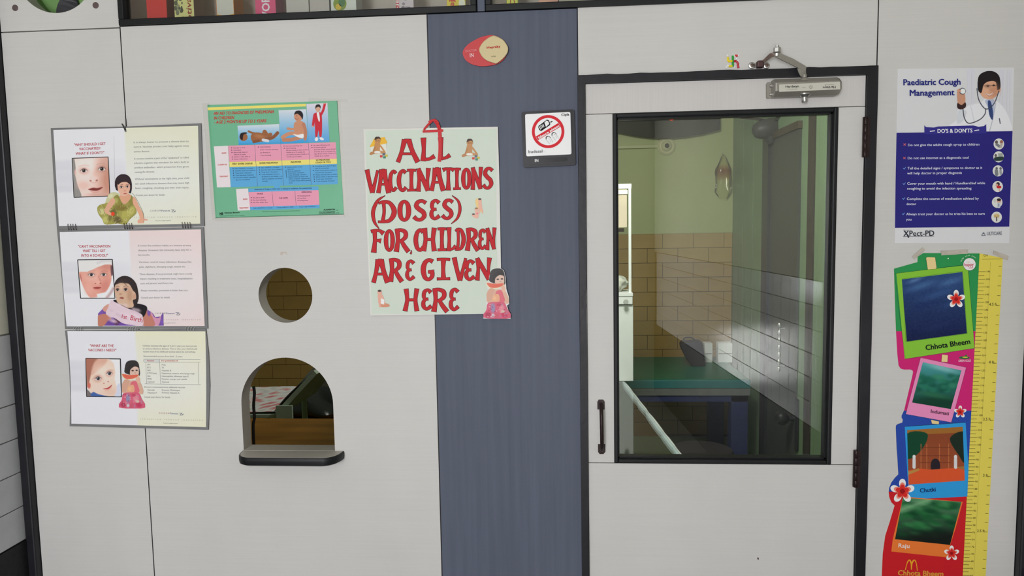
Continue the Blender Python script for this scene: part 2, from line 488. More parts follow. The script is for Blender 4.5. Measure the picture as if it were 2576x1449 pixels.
# left wall: plane X=-1.595, facing +X
wl = thing('wall_left', (-1.595, 0, 0), 'side wall left of the panels, white tiles between cream paint and black granite', 'wall', kind='structure')
MB().box(-1.72, -1.595, -4.83, 0.0, 1.318, ZC).build('painted_upper_wall', M_cream, wl)
MB().box(-1.72, -1.5965, -4.83, 0.0, 0.705, 1.318).build('grout_bed', mat('pale_grout', alb(120, 118, 112), 0.8), wl)
MB().box(-1.72, -1.588, -4.83, 0.0, 0.0, 0.705).build('granite_skirting', M_btile, wl)
ML = tile_mesh('left_tile', 0.1465, 0.0985, 0.006, 0.0012, mat('grey_white_tile', alb(172, 174, 177), 0.25, var=0.08, scale=12))
for c_ in range(30):
    for r_ in range(6):
        y_ = -0.075 - c_ * 0.15 - (0.0 if r_ % 1 == 0 else 0)
        put('tile', ML, wl, (-0.0015, y_, 0.707 + 0.0507 + r_ * 0.1013), math.pi / 2)
# right wall: turned a little inwards, seen in the door glass
wr = thing('wall_right', (1.215, 0, 0), 'side wall right of the panels, glossy white square tiles under cream paint', 'wall', kind='structure')
wr.rotation_euler = (0, 0, -0.08)
WORG[wr.name] = np.zeros(3)
MB().box(0, 0.13, -4.8, 0.0, 1.335, ZC).build('painted_upper_wall', M_cream, wr)
MB().box(0.0015, 0.13, -4.8, 0.0, 0.66, 1.335).build('grout_bed', M_grout, wr)
MB().box(-0.006, 0.13, -4.8, 0.0, 0.0, 0.66).build('granite_skirting', M_btile, wr)
MR = tile_mesh('right_tile', 0.109, 0.109, 0.006, 0.001, M_wtile)
for c_ in range(42):
    for r_ in range(6):
        put('tile', MR, wr, (0.0015, -0.056 - c_ * 0.1117, 0.663 + 0.0558 + r_ * 0.1117), -math.pi / 2)

# ------------------------------------------------------------------ the panelled partition
XA, XS1, XS2, XS3, XS4, XE = -1.565, -1.2165, -0.361, 0.0375, 0.8005, 1.1915
G = 0.0016; TH = 0.052
ZCAB = 2.1655
wf = thing('wall_front', (0, 0, 0), 'laminate panelled partition, white boards with one blue board between hatch and door', 'wall', kind='structure')
def holed_panel(name, outer, holes, m, label=None):
    """board with cut openings; outer and holes are (x,z) loops"""
    loops = [outer] + holes
    flat_ = [p for L in loops for p in L]
    tri = tessellate_polygon([[Vector((p[0], p[1], 0)) for p in L] for L in loops])
    n = len(flat_)
    v = [(p[0], 0.0, p[1]) for p in flat_] + [(p[0], TH, p[1]) for p in flat_]
    f = [tuple(t) for t in tri] + [tuple(i + n for i in reversed(t)) for t in tri]
    f += [(i, (i + 1) % len(outer), (i + 1) % len(outer) + n, i + n) for i in range(len(outer))]
    o = MB().add(v, f).build(name, m, wf)
    if label: o['label'] = label
    # lining of each opening
    k = len(outer)
    for L in holes:
        mb = MB(); q = len(L)
        mb.add([(p[0], 0.0, p[1]) for p in L] + [(p[0], TH, p[1]) for p in L], [(i, i + q, (i + 1) % q + q, (i + 1) % q) for i in range(q)])
        mb.build('opening_lining', M_reveal, o, fixn=False)
    return o
def panel(name, x0, x1, z0, z1, m, label=None):
    o = MB().box(x0 + G, x1 - G, 0.0, TH, z0 + G, z1 - G).build(name, m, wf)
    if label: o['label'] = label
    return o
panel('wall_panel', XA, XS1, 0.0, 2.1615, M_white, 'narrow white board at the left edge')
# upper left board with the round ventilator opening
hc = px(137, -76, 0); hr = px(238, -76, 0)[0] - hc[0]
holed_panel('wall_panel', [(XA + G, 2.1615 + G), (XS1 - G, 2.1615 + G), (XS1 - G, ZC), (XA + G, ZC)],
            [circ(hc[0], hc[2], hr, n=64)], M_white, 'white board with a round ventilator opening')
# screw caps
for (cx_, cy_) in ((38.5, 20), (241, 13.5)):
    p_ = px(cx_, cy_)
    o = MB().lathe((p_[0], 0, p_[2]), (0, -1, 0), [(0.0085, 0.0), (0.0085, 0.0015), (0.006, 0.003)], 18).build('screw_cap', mat('brown_cap', alb(92, 78, 76), 0.5, var=0.1), wf)
# hatch board
aXL, aXR = px(613, 1128)[0], px(842.5, 1128)[0]
aZ0 = px(730, 1133.5)[2]; aZT = px(727, 899.5)[2]; aR = (aXR - aXL) / 2
arch = [(aXL, aZ0), (aXR, aZ0)] + [((aXL + aXR) / 2 + aR * math.cos(a), aZT - aR + aR * math.sin(a)) for a in np.linspace(0, math.pi, 40)]
hc2 = px(717.8, 743); hr2 = (px(785.5, 743)[0] - px(650.3, 743)[0]) / 2
holed_panel('wall_panel', [(XS1 + G, 0), (XS2 - G, 0), (XS2 - G, ZCAB - G), (XS1 + G, ZCAB - G)],
            [arch, circ(hc2[0], hc2[2], hr2, n=64)], M_white, 'large white board with a round talk hole and an arched hatch')
panel('wall_panel', XS2, XS3, 0.0, ZCAB, M_blue, 'slate blue board beside the door')
cabL1 = px(1200, 29)[0]; cabR0 = px(1221, 28)[0]
panel('wall_panel', cabL1, cabR0, ZCAB, ZC, M_blue, 'narrow blue strip between the two cabinets')
panel('wall_panel', XS3, XS4, 1.991, 2.1685, M_white, 'white board above the door')
panel('wall_panel', XS4, XE, 0.0, ZC, M_white, 'white board right of the door')
for xs_, z0_, z1_ in ((XS1, 0.0, ZCAB), (XS2, 0.0, ZCAB), (XS3, 1.992, ZCAB), (XS4, 1.992, ZCAB)):
    MB().box(xs_ - .0015, xs_ + .0015, .0015, .045, z0_, z1_).build('joint_filler', M_black, wf)
# recess box behind the cabinets closes the partition above
struct('trim_1', MB().box(-1.594, XA, -0.022, 0.03, 0.0, ZC, bev=0.004), M_black, 'black painted corner batten at the left end of the partition', 'trim')
struct('trim_2', MB().box(XE, 1.214, -0.022, 0.03, 0.0, ZC, bev=0.004), M_black, 'black painted corner batten at the right end of the partition', 'trim')

# ------------------------------------------------------------------ door
dr = thing('door_1', ((XS3 + XS4) / 2, 0, 0), 'white laminate door with a large glazed light and black painted frame', 'door', kind='structure')
FL, FRt, FT_ = 0.0562, 0.7745, 1.9695
fd0, fd1 = -0.06, 0.009
def wavy(pts, amp=0.0006): return [(x + random.uniform(-amp, amp), z + random.uniform(-amp, amp)) for x, z in pts]
# hand painted frame: jambs and head, slightly wavering edges
zz = np.linspace(0, 1.991, 26)
MB().prism([(XS3 - .001 + random.uniform(-.0005, .0005), z) for z in zz] + [(FL + random.uniform(-.0006, .0006), z) for z in zz[::-1]], fd0, fd1).build('door_jamb', M_black, dr)
MB().prism([(FRt + random.uniform(-.0008, .0008), z) for z in zz] + [(XS4 + .001 + random.uniform(-.0005, .0005), z) for z in zz[::-1]], fd0, fd1).build('door_jamb', M_black, dr)
xx = np.linspace(FL - 0.0002, FRt + 0.0002, 26)
MB().prism([(x, FT_ + random.uniform(-.0004, .0004)) for x in xx] + [(x, 1.9915 + random.uniform(-.0012, .0012)) for x in xx[::-1]], fd0, fd1).build('door_head', M_black, dr)
BL, BR, BB, BT = 0.1275, 0.7075, 0.9428, 1.8905
g_ = 0.0010
MB().box(FL + g_, FRt - g_, 0.0, 0.036, BT + g_, FT_ - g_).build('top_rail', M_whitev, dr)
MB().box(FL + g_, BL, 0.0, 0.036, BB + g_, BT - g_).build('stile', M_white, dr)
MB().box(BR, FRt - g_, 0.0, 0.036, BB + g_, BT - g_).build('stile', M_white, dr)
MB().box(FL + g_, FRt - g_, 0.0, 0.036, 0.008, BB - g_).build('bottom_panel', M_white, dr)
bw = 0.0115
def bead(a, b, c, d2):
    """moulded bead: outer loop a, stepping back towards the pane"""
    return None
for nm, (x0, x1, z0, z1) in {'l': (BL, BL + bw, BB, BT), 'r': (BR - bw, BR, BB, BT), 't': (BL + bw, BR - bw, BT - bw, BT), 'b': (BL + bw, BR - bw, BB, BB + bw)}.items():
    mb = MB().box(x0, x1, -0.004, 0.034, z0, z1, bev=0.003)
    if nm == 'l': mb.box(x1 - 0.002, x1 + 0.004, 0.010, 0.034, z0 + bw, z1 - bw)
    if nm == 'r': mb.box(x0 - 0.004, x0 + 0.002, 0.010, 0.034, z0 + bw, z1 - bw)
    if nm == 't': mb.box(x0, x1, 0.010, 0.034, z0 - 0.004, z0 + 0.002)
    if nm == 'b': mb.box(x0, x1, 0.010, 0.034, z1 - 0.002, z1 + 0.004)
    mb.build('glazing_bead', M_bead, dr)
MB().box(BL + bw - 0.002, BR - bw + 0.002, 0.026, 0.031, BB + bw - 0.002, BT - bw + 0.002).build('glass_pane', M_glass, dr)
# hinges
for (cx_, y0_, y1_) in ((2177.5, 293, 396), (2153.5, 1133, 1227)):
    a_ = px(cx_, y0_, 0.012); b_ = px(cx_, y1_, 0.012); xm = (a_[0] + b_[0]) / 2
    mb = MB()
    hh = (a_[2] - b_[2]) / 5
    for i in range(5):
        mb.lathe((xm, -0.0095, b_[2] + i * hh + 0.0006), (0, 0, 1), [(0.0045, 0), (0.0052, 0.001), (0.0052, hh - 0.0022), (0.0045, hh - 0.0012)], 14)
    mb.box(xm - 0.006, xm + 0.012, -0.0105, -0.006, b_[2] + 0.001, a_[2] - 0.001)
    mb.build('hinge', M_iron, dr, smooth=True)
# pull handle
hx = px(1512, 1070, 0.0)[0]
def hz(y): return px(1512, y, 0.0)[2]
hd = tag(MB().tube([(hx + 0.0005, -0.004, hz(1016)), (hx, -0.02, hz(1024)), (hx, -0.027, hz(1036)), (hx + 0.0005, -0.028, hz(1070)), (hx + 0.001, -0.027, hz(1112)), (hx + 0.001, -0.02, hz(1124)), (hx + 0.001, -0.004, hz(1132))],
              [0.0052] * 7, 14).build('handle', M_iron, dr, smooth=True), 'dark iron pull handle')
for (y0_, y1_, up) in ((1005, 1029, True), (1117, 1141, False)):
    z1_, z0_ = hz(y0_), hz(y1_); w_ = 0.0098
    if up: out = [(hx - w_, z0_), (hx + w_, z0_), (hx + w_, z1_ - 0.006), (hx + w_ * .6, z1_), (hx - w_ * .6, z1_), (hx - w_, z1_ - 0.006)]
    else: out = [(hx - w_ + .001, z0_ + 0.006), (hx - w_ * .5, z0_), (hx + w_ * .6, z0_), (hx + w_ + .001, z0_ + 0.006), (hx + w_ + .001, z1_), (hx - w_ + .001, z1_)]
    MB().prism(out, 0.0, 0.0045).build('mounting_plate', M_iron, hd)

# ------------------------------------------------------------------ door closer
cr = FC
dc = thing('door_closer', px(2022, 250, 0), 'grey hydraulic door closer with folded arm above the door glass', 'door closer')
b0, b1 = px(1946, 222, 0.02), px(2113, 215, 0.045)
# body: eight-sided bar along X
x0_, x1_ = px(1947, 222, 0.03)[0], px(2113, 216, 0.03)[0]
zt, zb = px(2030, 196, 0.03)[2], px(2030, 241, 0.03)[2]; hh_ = zt - zb
prof = [(0.001, zb), (0.026, zb), (0.045, zb + hh_ * 0.26), (0.045, zt - hh_ * 0.28), (0.026, zt), (0.001, zt)]
def body(x, k): return [(x, -(0.023 + (d - 0.023) * k), (zt + zb) / 2 + (z - (zt + zb) / 2) * k) for d, z in prof]
mb = MB(); secs = [(x0_, .97), (x0_ + .003, 1), (x1_ - .006, 1), (x1_, .86)]
v = []; f = []
for x, k in secs: v += body(x, k)
n = len(prof)
for i in range(len(secs) - 1):
    f += [(i * n + j, i * n + (j + 1) % n, (i + 1) * n + (j + 1) % n, (i + 1) * n + j) for j in range(n)]
f += [tuple(range(n)), tuple(range(3 * n, 4 * n))]
bd = mb.add(v, f).build('body', M_steel, dc)
mb = MB()
nl = [FC.xz(1213, 855, .0456), FC.xz(2372, 800, .0456), FC.xz(2378, 945, .0456), FC.xz(1213, 995, .0456)]
mb.flat(nl, 0.0456, alb(190, 188, 176))
dk = (52, 50, 48)
text(mb, FC, 'Hardwyn', 1330, 915, 1592, 905, 42, dk, 0.0460, bold=0.02)
text(mb, FC, 'CHARGED', 1368, 955, 1560, 948, 15, dk, 0.0460, gap=0.3)
text(mb, FC, 'ISI', 1650, 920, 1720, 917, 16, (120, 116, 108), 0.0460)
text(mb, FC, 'Hardwyn', 2292, 882, 2040, 892, 42, dk, 0.0460, bold=0.02)
text(mb, FC, 'CHARGED', 2260, 845, 2085, 852, 15, dk, 0.0460, gap=0.3)
stroke(mb, FC, circ(1815, 900, 30, n=28), 5, (90, 86, 78), 0.0460, closed=True)
stroke(mb, FC, [(1800, 905), (1812, 885), (1825, 915), (1838, 885)], 5, (90, 86, 78), 0.0460)
mb.build('name_plate', M_gloss, bd, fixn=False)
# mounting ear with two screws
e = [FC.xz(x, y, .004) for x, y in ((985, 815), (1100, 800), (1100, 1108), (985, 1125), (968, 1100), (966, 845))]
ear = MB().prism(e, 0.0, 0.006).build('mounting_ear', M_steel, dc)
for (x, y, ph) in ((1052, 880, True), (1045, 1045, False)):
    q = FC.p(x, y, .006)
    MB().lathe((q[0], -0.006, q[2]), (0, -1, 0), [(0.0045, 0), (0.0045, 0.0015), (0.0025, 0.003)], 16).build('screw', M_bright, ear)
# spindle below, spindle above
q = FC.p(1695, 1060, .024)
MB().lathe((q[0], -0.024, q[2] + 0.004), (0, 0, -1), [(0.0165, 0.0), (0.0165, 0.003), (0.011, 0.006), (0.0075, 0.009), (0.0075, 0.020), (0.006, 0.022)], 22).build('spindle', M_bright, dc, smooth=True)
q = FC.p(1690, 760, .024)
MB().lathe((q[0], -0.024, q[2] - 0.004), (0, 0, 1), [(0.014, 0.0), (0.012, 0.006), (0.0065, 0.009), (0.0065, 0.016)], 20).build('spindle', M_steel, dc, smooth=True)
# main arm: flat strip from the upper spindle, bending up and then out to the elbow
def strip(pts, w, t):
    """flat bar through 3-D points, w across in the wall plane, t thick"""
    mb = MB(); P = [Vector(p) for p in pts]; v = []; f = []
    for i, p in enumerate(P):
        tn = (P[min(i + 1, len(P) - 1)] - P[max(i - 1, 0)]).normalized()
        sd = tn.cross(Vector((0, 1, 0))).normalized(); nn = tn.cross(sd).normalized()
        ww = w[i] if isinstance(w, (list, tuple)) else w
        v += [p + sd * ww / 2 + nn * t / 2, p - sd * ww / 2 + nn * t / 2, p - sd * ww / 2 - nn * t / 2, p + sd * ww / 2 - nn * t / 2]
    for i in range(len(P) - 1):
        f += [(4 * i + j, 4 * i + (j + 1) % 4, 4 * i + 4 + (j + 1) % 4, 4 * i + 4 + j) for j in range(4)]
    f += [(0, 1, 2, 3), tuple(range(4 * len(P) - 4, 4 * len(P)))]
    return mb.add(v, f)
strip([FC.p(1675, 680, .026), FC.p(1650, 605, .030), FC.p(1642, 530, .032)], [.014, .0185, .0225], .003).build('arm_clip', M_steel, dc)
ma = strip([FC.p(1690, 545, .030), FC.p(1450, 415, .036), FC.p(1160, 285, .042)], [.012, .0145, .0125], .004).build('main_arm', M_steel, dc)
strip([FC.p(1165, 270, .040), FC.p(1060, 290, .034), FC.p(905, 425, .018)], [.012, .0105, .008], .005).build('forearm', M_rust, dc)
q = FC.p(1170, 230, .042)
MB().lathe((q[0], q[1], q[2] - 0.011), (0.03, 0, 1), [(0.0055, 0.0), (0.0058, 0.007), (0.0098, 0.010), (0.0098, 0.020), (0.0085, 0.0215), (0.0045, 0.022), (0.0045, 0.027)], 8).build('elbow_bolt', M_bright, dc)
# wall shoe with two screw eyes
q = FC.p(840, 480, .008)
sh = MB().box(q[0] - 0.0085, q[0] + 0.0085, -0.022, 0.0, q[2] - 0.008, q[2] + 0.009, bev=0.003).build('wall_shoe', mat('maroon_shoe', alb(78, 58, 58), 0.45, metal=0.3, var=0.2, scale=80), dc)
mb = MB()
a_, b_ = FC.p(690, 488, 0), FC.p(965, 488, 0)
mb.box(a_[0], b_[0], -0.004, 0.0, q[2] - 0.006, q[2] + 0.005)
mb.build('shoe_plate', M_steel, dc)
for (x, y) in ((690, 490), (968, 490)):
    w_ = FC.p(x, y, .003)
    rg = MB().lathe((w_[0], -0.0005, w_[2]), (0, -1, 0), [(0.0082, 0), (0.0088, 0.002), (0.0082, 0.0045), (0.0065, 0.0055)], 20).build('screw_washer', M_bright, dc, smooth=True)
    MB().lathe((w_[0], -0.005, w_[2]), (0, -1, 0), [(0.0045, 0), (0.0045, 0.0018), (0.002, 0.003)], 12).build('screw', M_rust, rg)

# ------------------------------------------------------------------ hatch ledge
ht = thing('hatch_shelf', ((aXL + aXR) / 2, 0, aZ0 - 0.03), 'small rounded ledge with black edge under the arched hatch', 'shelf')
sl, sr = px(600, 1150, 0.03)[0], px(857, 1147, 0.03)[0]
dep = 0.066
def ledge(k=0.0):
    out = [(sl + k, 0.0)]
    out += [(sl + k + 0.045 - 0.045 * math.cos(a), -(dep - k) * math.sin(a) ** 0.8) for a in np.linspace(0.12, math.pi / 2, 9)]
    out += [(sr - k - 0.045 + 0.045 * math.sin(a), -(dep - k) * math.cos(a) ** 0.8) for a in np.linspace(0, math.pi / 2 - 0.12, 9)]
    out += [(sr - k, 0.0)]
    return out
def hslab(o, z0, z1):
    n = len(o); mb = MB()
    return mb.add([(x, y, z0) for x, y in o] + [(x, y, z1) for x, y in o], [tuple(range(n)), tuple(range(2 * n - 1, n - 1, -1))] + [(i, (i + 1) % n, (i + 1) % n + n, i + n) for i in range(n)])
hslab(ledge(0.0025), aZ0 - 0.022, aZ0).build('ledge_board', M_reveal, ht)
MB().box(aXL + .0005, aXR - .0005, 0.0, TH, aZ0 - 0.02, aZ0 + 0.0008).build('hatch_sill', M_reveal, ht)
o = ledge(0.0)
mb = MB(); rows = [(-0.001, 0.0), (0.001, -0.003), (0.0012, -0.012), (0.0, -0.021), (-0.006, -0.025)]
n = len(o); v = []; f = []
cxm = (sl + sr) / 2
for off, dz in rows:
    for (x, y) in o:
        sc = 1 + off / 0.13
        v.append((cxm + (x - cxm) * sc, y * (1 + off / dep), aZ0 + dz))
for r_ in range(len(rows) - 1):
    f += [(r_ * n + i, r_ * n + i + 1, (r_ + 1) * n + i + 1, (r_ + 1) * n + i) for i in range(n - 1)]
f.append(tuple(range((len(rows) - 1) * n, len(rows) * n)))
mb.add(v, f).build('edge_band', M_bead, ht, smooth=True)

# ------------------------------------------------------------------ display cabinets in the top of the partition
def cabinet(x0, x1, label):
    z0, z1 = ZCAB, ZC - 0.03
    c = thing('display_cabinet', ((x0 + x1) / 2, 0, z0), label, 'cabinet', 'glazed display cabinets over the partition')
    w = 0.0165
    MB().box(x0 + .001, x1 - .001, -0.008, 0.03, z0, z0 + w, bev=0.002).build('frame_bar', M_bead, c)
    MB().box(x0 + .001, x1 - .001, -0.008, 0.03, z1 - w, z1, bev=0.002).build('frame_bar', M_bead, c)
    MB().box(x0 + .001, x0 + w, -0.008, 0.03, z0 + w, z1 - w, bev=0.002).build('frame_bar', M_bead, c)
    MB().box(x1 - w, x1 - .001, -0.008, 0.03, z0 + w, z1 - w, bev=0.002).build('frame_bar', M_bead, c)
    MB().box(x0 + .012, x1 - .012, 0.008, 0.012, z0 + .012, z1 - .012).build('glass_pane', M_cabglass, c)
    MB().box(x0 + .002, x1 - .002, 0.16, 0.17, z0, z1).build('back_board', M_cabback, c)
    MB().box(x0 + .002, x1 - .002, 0.03, 0.16, z0, z0 + 0.012).build('bottom_board', M_cabback, c)
    for (a, b) in ((x0 + .002, x0 + .012), (x1 - .012, x1 - .002)):
        MB().box(a, b, 0.03, 0.16, z0 + .012, z1).build('side_board', M_cabback, c)
    return c
M_cabback = mat('taupe_laminate', alb(186, 176, 164), 0.5, var=0.05, scale=6)
cabinet(XS1, cabL1, 'glazed display cabinet with many medicine boxes, above hatch and round hole')
cabinet(cabR0, XS4 - 0.002, 'glazed display cabinet starting above the blue board, running over the door')

# ------------------------------------------------------------------ medicine boxes in the cabinets
def med_box(fr, x0, x1, base, side, label, art=None, h=0.21, dpt=0.06, name='medicine_box'):
    dd = -0.034
    a = fr.p(x0, 60, dd); b = fr.p(x1, 60, dd)
    z0 = ZCAB + 0.012
    r = thing(name, ((a[0] + b[0]) / 2, 0.034 + dpt / 2, z0), label, 'box', 'medicine boxes in the display cabinets')
    MB().box(a[0], b[0], 0.034, 0.034 + dpt, z0, z0 + h, c=alb(*side), bev=0.0008).build('carton', M_print, r)
    mb = MB(); D = -0.0337
    mb.flat([(a[0] + .0006, z0 + .0006), (b[0] - .0006, z0 + .0006), (b[0] - .0006, z0 + h - .001), (a[0] + .0006, z0 + h - .001)], D, alb(*base))
    if art: art(mb, a[0], b[0], z0, h)
    mb.build('front_print', M_gloss, r, fixn=False)
    return r
ZB = ZCAB + 0.012
def rect(mb, x0, x1, z0, z1, c, D=-0.0334): mb.flat([(x0, z0), (x1, z0), (x1, z1), (x0, z1)], D, alb(*c))
def vtext(mb, s, xc, z0, z1, w, c, bold=0.0, shear=0.0):
    """lettering running up the box face"""
    tot = sum(glyph(ch, bold)[2] for ch in s); pen = 0
    for ch in s:
        V, Fc, adv = glyph(ch, bold)
        if len(V):
            u = (V[:, 0] + pen) / tot; vv = V[:, 1] / CAP * w
            mb.add(np.stack([xc + w / 2 - vv, np.full(len(V), 0.0331), z0 + (u * (z1 - z0)) + shear * vv], 1), Fc, alb(*c))
        pen += adv
def art_red(mb, x0, x1, z0, h):
    rect(mb, x0, x1, z0 + .11, z0 + .15, (236, 228, 224)); vtext(mb, 'TONIC', (x0 + x1) / 2, z0 + .055, z0 + .1, .018, (240, 226, 222), .02) if False else None
def art_rock(mb, x0, x1, z0, h):
    w = x1 - x0
    for i in range(60):
        u, v_ = random.random(), random.random(); q = random.choice([(96, 98, 78), (120, 124, 98), (150, 152, 118), (78, 80, 66)])
        cx, cz, r_ = x0 + w * (.06 + .36 * u), z0 + .004 + v_ * (h - .02), random.uniform(.002, .006)
        mb.flat([(cx + r_ * math.cos(t), cz + r_ * math.sin(t) * 1.4) for t in np.linspace(0, 5.4, 6)], -0.0335 + i * 1e-6, alb(*q))
    vtext(mb, 'ptival', x1 - w * .26, z0 + .004, z0 + .075, w * .26, (150, 62, 52), .012, .2)
def art_chev(mb, x0, x1, z0, h):
    m_ = (x0 + x1) / 2
    mb.flat([(x0 + .0012, z0 + .001), (x1 - .0012, z0 + .001), (x1 - .0012, z0 + .019), (m_, z0 + .0145), (x0 + .0012, z0 + .019)], -0.0334, alb(222, 166, 40))
    for s in (x0, x1 - .0012): rect(mb, s, s + .0012, z0, z0 + h, (206, 128, 48))
def art_pink(mb, x0, x1, z0, h):
    vtext(mb, 'IVORI', x0 + (x1 - x0) * .52, z0 - .004, z0 + .07, (x1 - x0) * .36, (238, 222, 228), .025)
def art_green(mb, x0, x1, z0, h):
    w = x1 - x0
    rect(mb, x0 + w * .18, x1 - w * .2, z0 + .003, z0 + .0075, (128, 158, 116))
    mb.flat([(x0 + w * .36 + w * .26 * math.cos(t), z0 + .034 + .019 * math.sin(t)) for t in np.linspace(0, 6.1, 24)], -0.0334, alb(126, 146, 52))
    mb.flat([(x0 + w * .30 + w * .12 * math.cos(t), z0 + .026 + .008 * math.sin(t)) for t in np.linspace(0, 6.1, 18)], -0.0332, alb(206, 176, 52))
    mb.flat([(x0 + w * .44 + w * .13 * math.cos(t), z0 + .038 + .012 * math.sin(t)) for t in np.linspace(0, 6.1, 18)], -0.0332, alb(72, 118, 74))
def art_abi(mb, x0, x1, z0, h):
    w = x1 - x0
    rect(mb, x0, x0 + w * .17, z0, z0 + h, (206, 60, 62)); vtext(mb, 'INBA', x0 + w * .085, z0 + .002, z0 + .06, w * .13, (240, 230, 228), .02)
    for i in range(26):
        cx, cz = x0 + w * random.uniform(.28, .95), z0 + random.uniform(.006, .12)
        r_ = random.uniform(.003, .006)
        mb.flat([(cx + r_ * math.cos(t), cz + r_ * math.sin(t)) for t in np.linspace(0, 6, 10)], -0.0334 + i * 1e-6, alb(*random.choice([(150, 140, 146), (206, 168, 160), (120, 112, 116), (216, 150, 140)])))
def art_yel(mb, x0, x1, z0, h):
    w = x1 - x0
    vtext(mb, 'ejo', x0 + w * .25, z0 + .008, z0 + .055, w * .26, (196, 62, 50), .025)
    mb.flat([(x0 + w * .8 + w * .17 * math.cos(t), z0 + .022 + .013 * math.sin(t)) for t in np.linspace(0, 6.1, 20)], -0.0334, alb(232, 230, 206))
    mb.flat([(x0 + w * .62 + w * .1 * math.cos(t), z0 + .006 + .004 * math.sin(t)) for t in np.linspace(0, 6.1, 14)], -0.0334, alb(226, 222, 190))
def art_lime(mb, x0, x1, z0, h):
    w = x1 - x0
    vtext(mb, 'Oliv', x0 + w * .52, z0 + .001, z0 + .075, w * .4, (170, 70, 44), .02)
def art_peach(mb, x0, x1, z0, h):
    mb.flat([(x0 + (x1 - x0) * .3 + .004 * math.cos(t), z0 + .008 + .006 * math.sin(t)) for t in np.linspace(0, 6.1, 14)], -0.0334, alb(214, 106, 78))
med_box(FT, 293, 512, (206, 62, 62), (150, 54, 52), 'plain red medicine box, first in the row')
med_box(FT, 592, 806, (214, 212, 142), (140, 118, 100), 'pale yellow box with rocky picture and dark red upright lettering', art_rock)
med_box(FT, 1048, 1238, (206, 204, 194), (206, 140, 60), 'white box with orange edges and yellow chevron foot', art_chev)
med_box(FT, 1468, 1690, (212, 82, 122), (170, 70, 100), 'pink medicine box with white upright lettering', art_pink)
med_box(FT, 1802, 2046, (186, 182, 174), (176, 172, 164), 'blank pale grey carton right of the pink box')
med_box(FT, 2056, 2268, (180, 174, 166), (172, 166, 158), 'blank taupe carton left of the green capsule box')
med_box(FT, 2285, 2560, (206, 210, 200), (180, 184, 174), 'white box with green and yellow capsule picture', art_green)
med_box(FT2, 768, 940, (206, 196, 198), (190, 180, 180), 'small white box with red spine and grey pebble picture', art_abi)
med_box(FT2, 1265, 1450, (220, 200, 62), (190, 170, 60), 'bright yellow box with red letters and white spots', art_yel)
med_box(FT3, 178, 380, (136, 124, 108), (120, 110, 96), 'brown mottled box at the left end of the second cabinet')
med_box(FT3, 382, 530, (206, 210, 84), (170, 176, 80), 'lime yellow box with red ring lettering', art_lime)
med_box(FT3, 800, 1050, (214, 160, 138), (190, 140, 120), 'peach coloured box with one red spot', art_peach)
med_box(FT3, 1062, 1510, (168, 164, 146), (150, 146, 130), 'wide olive grey carton in the second cabinet')

# ventilator behind the round opening
vf = thing('exhaust_fan', (hc[0], 0.06, hc[2] - hr), 'black bladed exhaust fan behind the round opening at upper left', 'fan')
MB().lathe((hc[0], 0.053, hc[2]), (0, 1, 0), [(hr * 1.12, 0.0), (hr * 1.12, 0.03), (hr * 1.02, 0.03), (hr * 1.02, 0.0), (hr * 1.12, 0.0)], 48, cap=False).build('housing_ring', mat('green_enamel', alb(96, 124, 78), 0.4, var=0.08), vf)
MB().box(hc[0] - hr * 1.1, hc[0] + hr * 1.1, 0.083, 0.088, hc[2] - hr * 1.1, hc[2] + hr * 1.1).build('back_plate', mat('green_back_paint', alb(112, 150, 90), 0.5, var=0.12, scale=12), vf)
MB().lathe((hc[0], 0.05, hc[2]), (0, 1, 0), [(0.022, 0.0), (0.028, 0.006), (0.028, 0.025), (0.02, 0.032)], 24).build('hub', M_blackplastic, vf, smooth=True)
for k in range(4):
    a = math.radians(-100 + 90 * k)
    pts = []
    for i, t in enumerate(np.linspace(0, 1, 7)):
        r_ = 0.024 + t * (hr * 0.97 - 0.024)
        for s in (-1, 1):
            w_ = a + s * (0.20 + 0.14 * math.sin(t * 2.6))
            pts.append((hc[0] + r_ * math.cos(w_), 0.066 + s * 0.006, hc[2] + r_ * math.sin(w_)))
    mb = MB(); mb.add(pts + [(x, y + .002, z) for x, y, z in pts], [(2 * i, 2 * i + 2, 2 * i + 3, 2 * i + 1) for i in range(6)] + [(14 + 2 * i, 14 + 2 * i + 2, 14 + 2 * i + 3, 14 + 2 * i + 1) for i in range(6)])
    mb.build('blade', M_blackplastic, vf)

# ------------------------------------------------------------------ the consulting room behind the glass
YB = 3.4; XI = -2.6; XR = 1.215
def ip(x, y, Y): return px(x, y, -Y)
def iz(x, y, Z):
    v = RM @ np.array([(x - IMG_W / 2) / FPX, 1.0, -(y - IMG_H / 2) / FPX]); t = (Z - CAM[2]) / v[2]
    return tuple(CAM + v * t)
struct('floor', MB().box(XI - .1, XR + .1, 0.062, YB + .1, -0.06, 0.0), M_floor, 'pale green floor of the consulting room behind the glass', 'floor')
struct('ceiling', MB().box(XI - .1, XR + .1, 0.0, YB + .1, ZC, ZC + 0.06), M_ceil, 'ceiling of the consulting room behind the partition', 'ceiling')
wfar = thing('wall_far', (0, YB, 0), 'far consulting room wall, green paint over tan tiles laid in bond', 'wall', kind='structure')
MB().box(XI - .1, XR + .1, YB, YB + .1, 1.523, ZC).build('painted_upper_wall', M_green, wfar)
MB().box(XI - .1, XR + .1, YB + .002, YB + .1, 0.0, 1.523).build('grout_bed', M_tangrout, wfar)
TW, THt = 0.222, 0.1075
MT = tile_mesh('tan_tile', TW - .003, THt - .003, 0.006, 0.0012, M_tan)
xt0 = ip(1666.5, 610, YB)[0]
